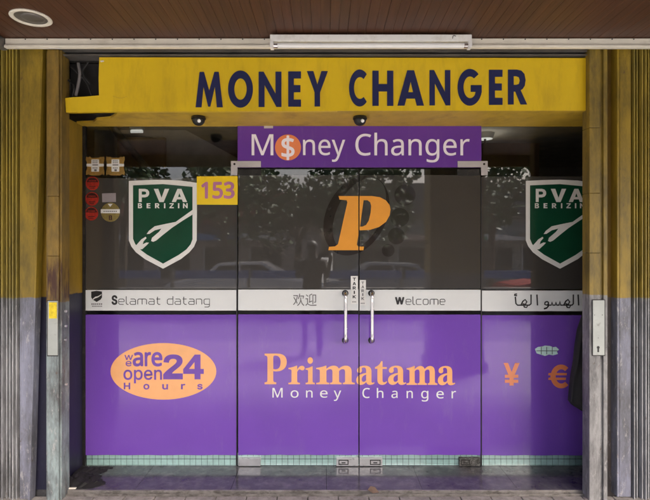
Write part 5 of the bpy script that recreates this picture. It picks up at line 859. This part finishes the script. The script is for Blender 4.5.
def car(x, y, col, lab, flip=1, hs=1, cat='car', nm='parked_car'):
    t = thing(nm, (x, y, -.17), lab, cat, 'vehicles parked across the road'); z = -.17
    body = mat('car_paint', col, .25, spec=.6, var=.03); gm = M['black']
    low = [(-2.1, .28), (-2.15, .6), (-2.0, .82), (-1.1, .93), (1.0, .95), (1.95, .9), (2.12, .62), (2.1, .28)]
    top = [(-1.1, .93), (-.55, 1.38), (.75, 1.42), (1.6, .95)]
    T = lambda p: [(x + flip * a, z + c if c <= 1 else z + 1 + (c - 1) * hs) for a, c in p]
    b = MB(); b.prism(T(low), y - .82, y + .82); bmesh.ops.bevel(b.b, geom=b.b.edges[:], offset=.05, segments=2, affect='EDGES'); b.build('body', body, t, True)
    MB().prism(T(top), y - .68, y + .68).build('cabin', body, t)
    MB().prism(T([(-.9, .98), (-.5, 1.3), (.05, 1.33), (.05, .98)]), y - .70, y + .70).build('window', gm, t)
    MB().prism(T([(.12, .98), (.12, 1.33), (.72, 1.34), (1.3, .98)]), y - .70, y + .70).build('window', gm, t)
    for wx in (-1.3, 1.3):
        for wy in (-.78, .78):
            c = (x + flip * wx, y + wy, z + .31)
            w = MB().cyl((c[0], c[1] - .1, c[2]), (c[0], c[1] + .1, c[2]), .31, seg=24).build('wheel', 'black', t, True)
            MB().cyl((c[0], c[1] - .105, c[2]), (c[0], c[1] + .105, c[2]), .19, seg=16).build('rim', 'chrome', w, True)
    for wy in (-.55, .55): MB().box(x + flip * 2.0 - .12, x + flip * 2.0 + .12, y + wy - .16, y + wy + .16, z + .62, z + .78, .03).build('headlight', 'tube', t)
car(-2.6, -8.0, (.66, .64, .63), 'white saloon car parked across the road'); car(2.0, -7.2, (.30, .31, .33), 'silver grey saloon car parked across the road', -1); car(7.0, -6.6, (.25, .02, .02), 'dark red saloon car parked across the road')
barrier_m = mat('barrier_blue', (.07, .11, .28), .5)
bw = thing('roadside_barrier', (0, -5.6, -.17), 'long low blue barrier on a brown plinth along the middle of the road', 'barrier')
for i in range(14): MB().box(-13.9 + i * 2, -12.3 + i * 2 + .3 * (i % 2), -5.65, -5.6, .86, 1.06).build('panel', barrier_m, bw)
b = MB()
for i in range(15): b.box(-14 + i * 2 - .04, -14 + i * 2 + .04, -5.75, -5.66, -.17, 1.12)
b.build('posts', 'rail', bw)
MB().box(-14, 14, -5.70, -5.50, -.17, .62).build('plinth', 'paver', bw)

# the photographer, mirrored in the left door
def person():
    px, py = -.20, -.42
    J = {'pel': (px, py, .93), 'sp': (px, py, 1.15), 'ch': (px, py + .01, 1.36), 'nk': (px, py + .02, 1.47), 'hd': (px, py + .05, 1.60), 'ht': (px, py + .04, 1.71)}
    for s, k in ((-1, 'l'), (1, 'r')):
        J['sh' + k] = (px + s * .18, py, 1.40); J['el' + k] = (px + s * .23, py + .10, 1.17); J['wr' + k] = (px + .2 + s * .085, py + .33, 1.47)
        J['ha' + k] = (px + .2 + s * .075, py + .36, 1.53)
        J['hip' + k] = (px + s * .095, py, .89); J['kn' + k] = (px + s * .11, py + .03, .47); J['an' + k] = (px + s * .12, py - .02, .045); J['to' + k] = (px + s * .14, py + .17, .0)
    rad = {'pel': (.155, .115), 'sp': (.14, .10), 'ch': (.165, .115), 'nk': (.055, .055), 'hd': (.08, .098), 'ht': (.06, .07), 'sh': (.065, .065), 'el': (.042, .042), 'wr': (.028, .03), 'ha': (.04, .018), 'hip': (.09, .09), 'kn': (.06, .06), 'an': (.042, .045), 'to': (.04, .028)}
    E_ = [('pel', 'sp'), ('sp', 'ch'), ('ch', 'nk'), ('nk', 'hd'), ('hd', 'ht')]
    for k in 'lr': E_ += [('ch', 'sh' + k), ('sh' + k, 'el' + k), ('el' + k, 'wr' + k), ('wr' + k, 'ha' + k), ('pel', 'hip' + k), ('hip' + k, 'kn' + k), ('kn' + k, 'an' + k), ('an' + k, 'to' + k)]
    ks = list(J); me = bpy.data.meshes.new('person'); me.from_pydata([J[k] for k in ks], [(ks.index(a), ks.index(c)) for a, c in E_], [])
    rr = [rad[k if k in rad else k[:-1]] for k in ks]
    # fingers: five short chains per hand, closed round the phone
    o = bpy.data.objects.new('tmp', me); S.collection.objects.link(o)
    sk = o.modifiers.new('skin', 'SKIN'); sk.use_smooth_shade = True
    for v, r in zip(me.skin_vertices[0].data, rr): v.radius = r
    me.skin_vertices[0].data[ks.index('pel')].use_root = True
    ss = o.modifiers.new('sub', 'SUBSURF'); ss.levels = 2; ss.render_levels = 2
    dg = bpy.context.evaluated_depsgraph_get(); dg.update()
    m2 = bpy.data.meshes.new_from_object(o.evaluated_get(dg)); bpy.data.objects.remove(o)
    bm = bmesh.new(); bm.from_mesh(m2)
    for s, k in ((-1, 'l'), (1, 'r')):
        hx, hy, hz = J['ha' + k]
        for f in range(5):
            r = .0085
            if f == 4: a, c = (hx, hy - .01, hz - .01), (hx - s * .05, hy - .012, hz + .03)
            else: a, c = (hx + s * .015, hy + .005, hz - .02 + f * .02), (hx - s * (.028 + .006 * (f % 2)), hy + .034, hz + .0 + f * .019)
            d = Vector(c) - Vector(a); q = bmesh.ops.create_cone(bm, cap_ends=True, segments=8, radius1=r, radius2=r * .75, depth=d.length)
            bmesh.ops.transform(bm, matrix=Matrix.Translation((Vector(a) + Vector(c)) / 2) @ d.to_track_quat('Z', 'Y').to_matrix().to_4x4(), verts=q['verts'])
    bm.to_mesh(m2); bm.free()
    ob = link_mesh('person', m2, mat('dark_clothing', (.035, .03, .03), .8), None, True)
    tag(ob, 'person in dark clothes standing in the walkway, holding up a phone', 'person')
    MB().sph((px, py + .03, 1.655), .10, (.88, 1.02, .95)).build('hair', 'black', ob, True)
    ph = thing('phone', (0, -.075, 1.49), 'dark phone held up in both hands of the person in the walkway', 'phone')
    MB().box(-.08, .08, -.072, -.064, 1.49, 1.57, .006).build('case', 'black', ph)
    MB().cyl((-.06, -.064, 1.55), (-.06, -.061, 1.55), .008).build('lens', 'tube', ph)
person()

# ------------------------------------------------------------------ origins of single-mesh things to their base
bpy.context.view_layer.update()
for o in list(S.objects):
    if o.type == 'MESH' and o.parent is None and o.location.length < 1e-6:
        co = [v.co for v in o.data.vertices]
        lo = Vector([min(c[i] for c in co) for i in range(3)]); hi = Vector([max(c[i] for c in co) for i in range(3)])
        p = Vector(((lo.x + hi.x) / 2, (lo.y + hi.y) / 2, lo.z))
        o.data.transform(Matrix.Translation(-p)); o.location = p
        for c in o.children: c.matrix_parent_inverse = Matrix.Translation(-p)
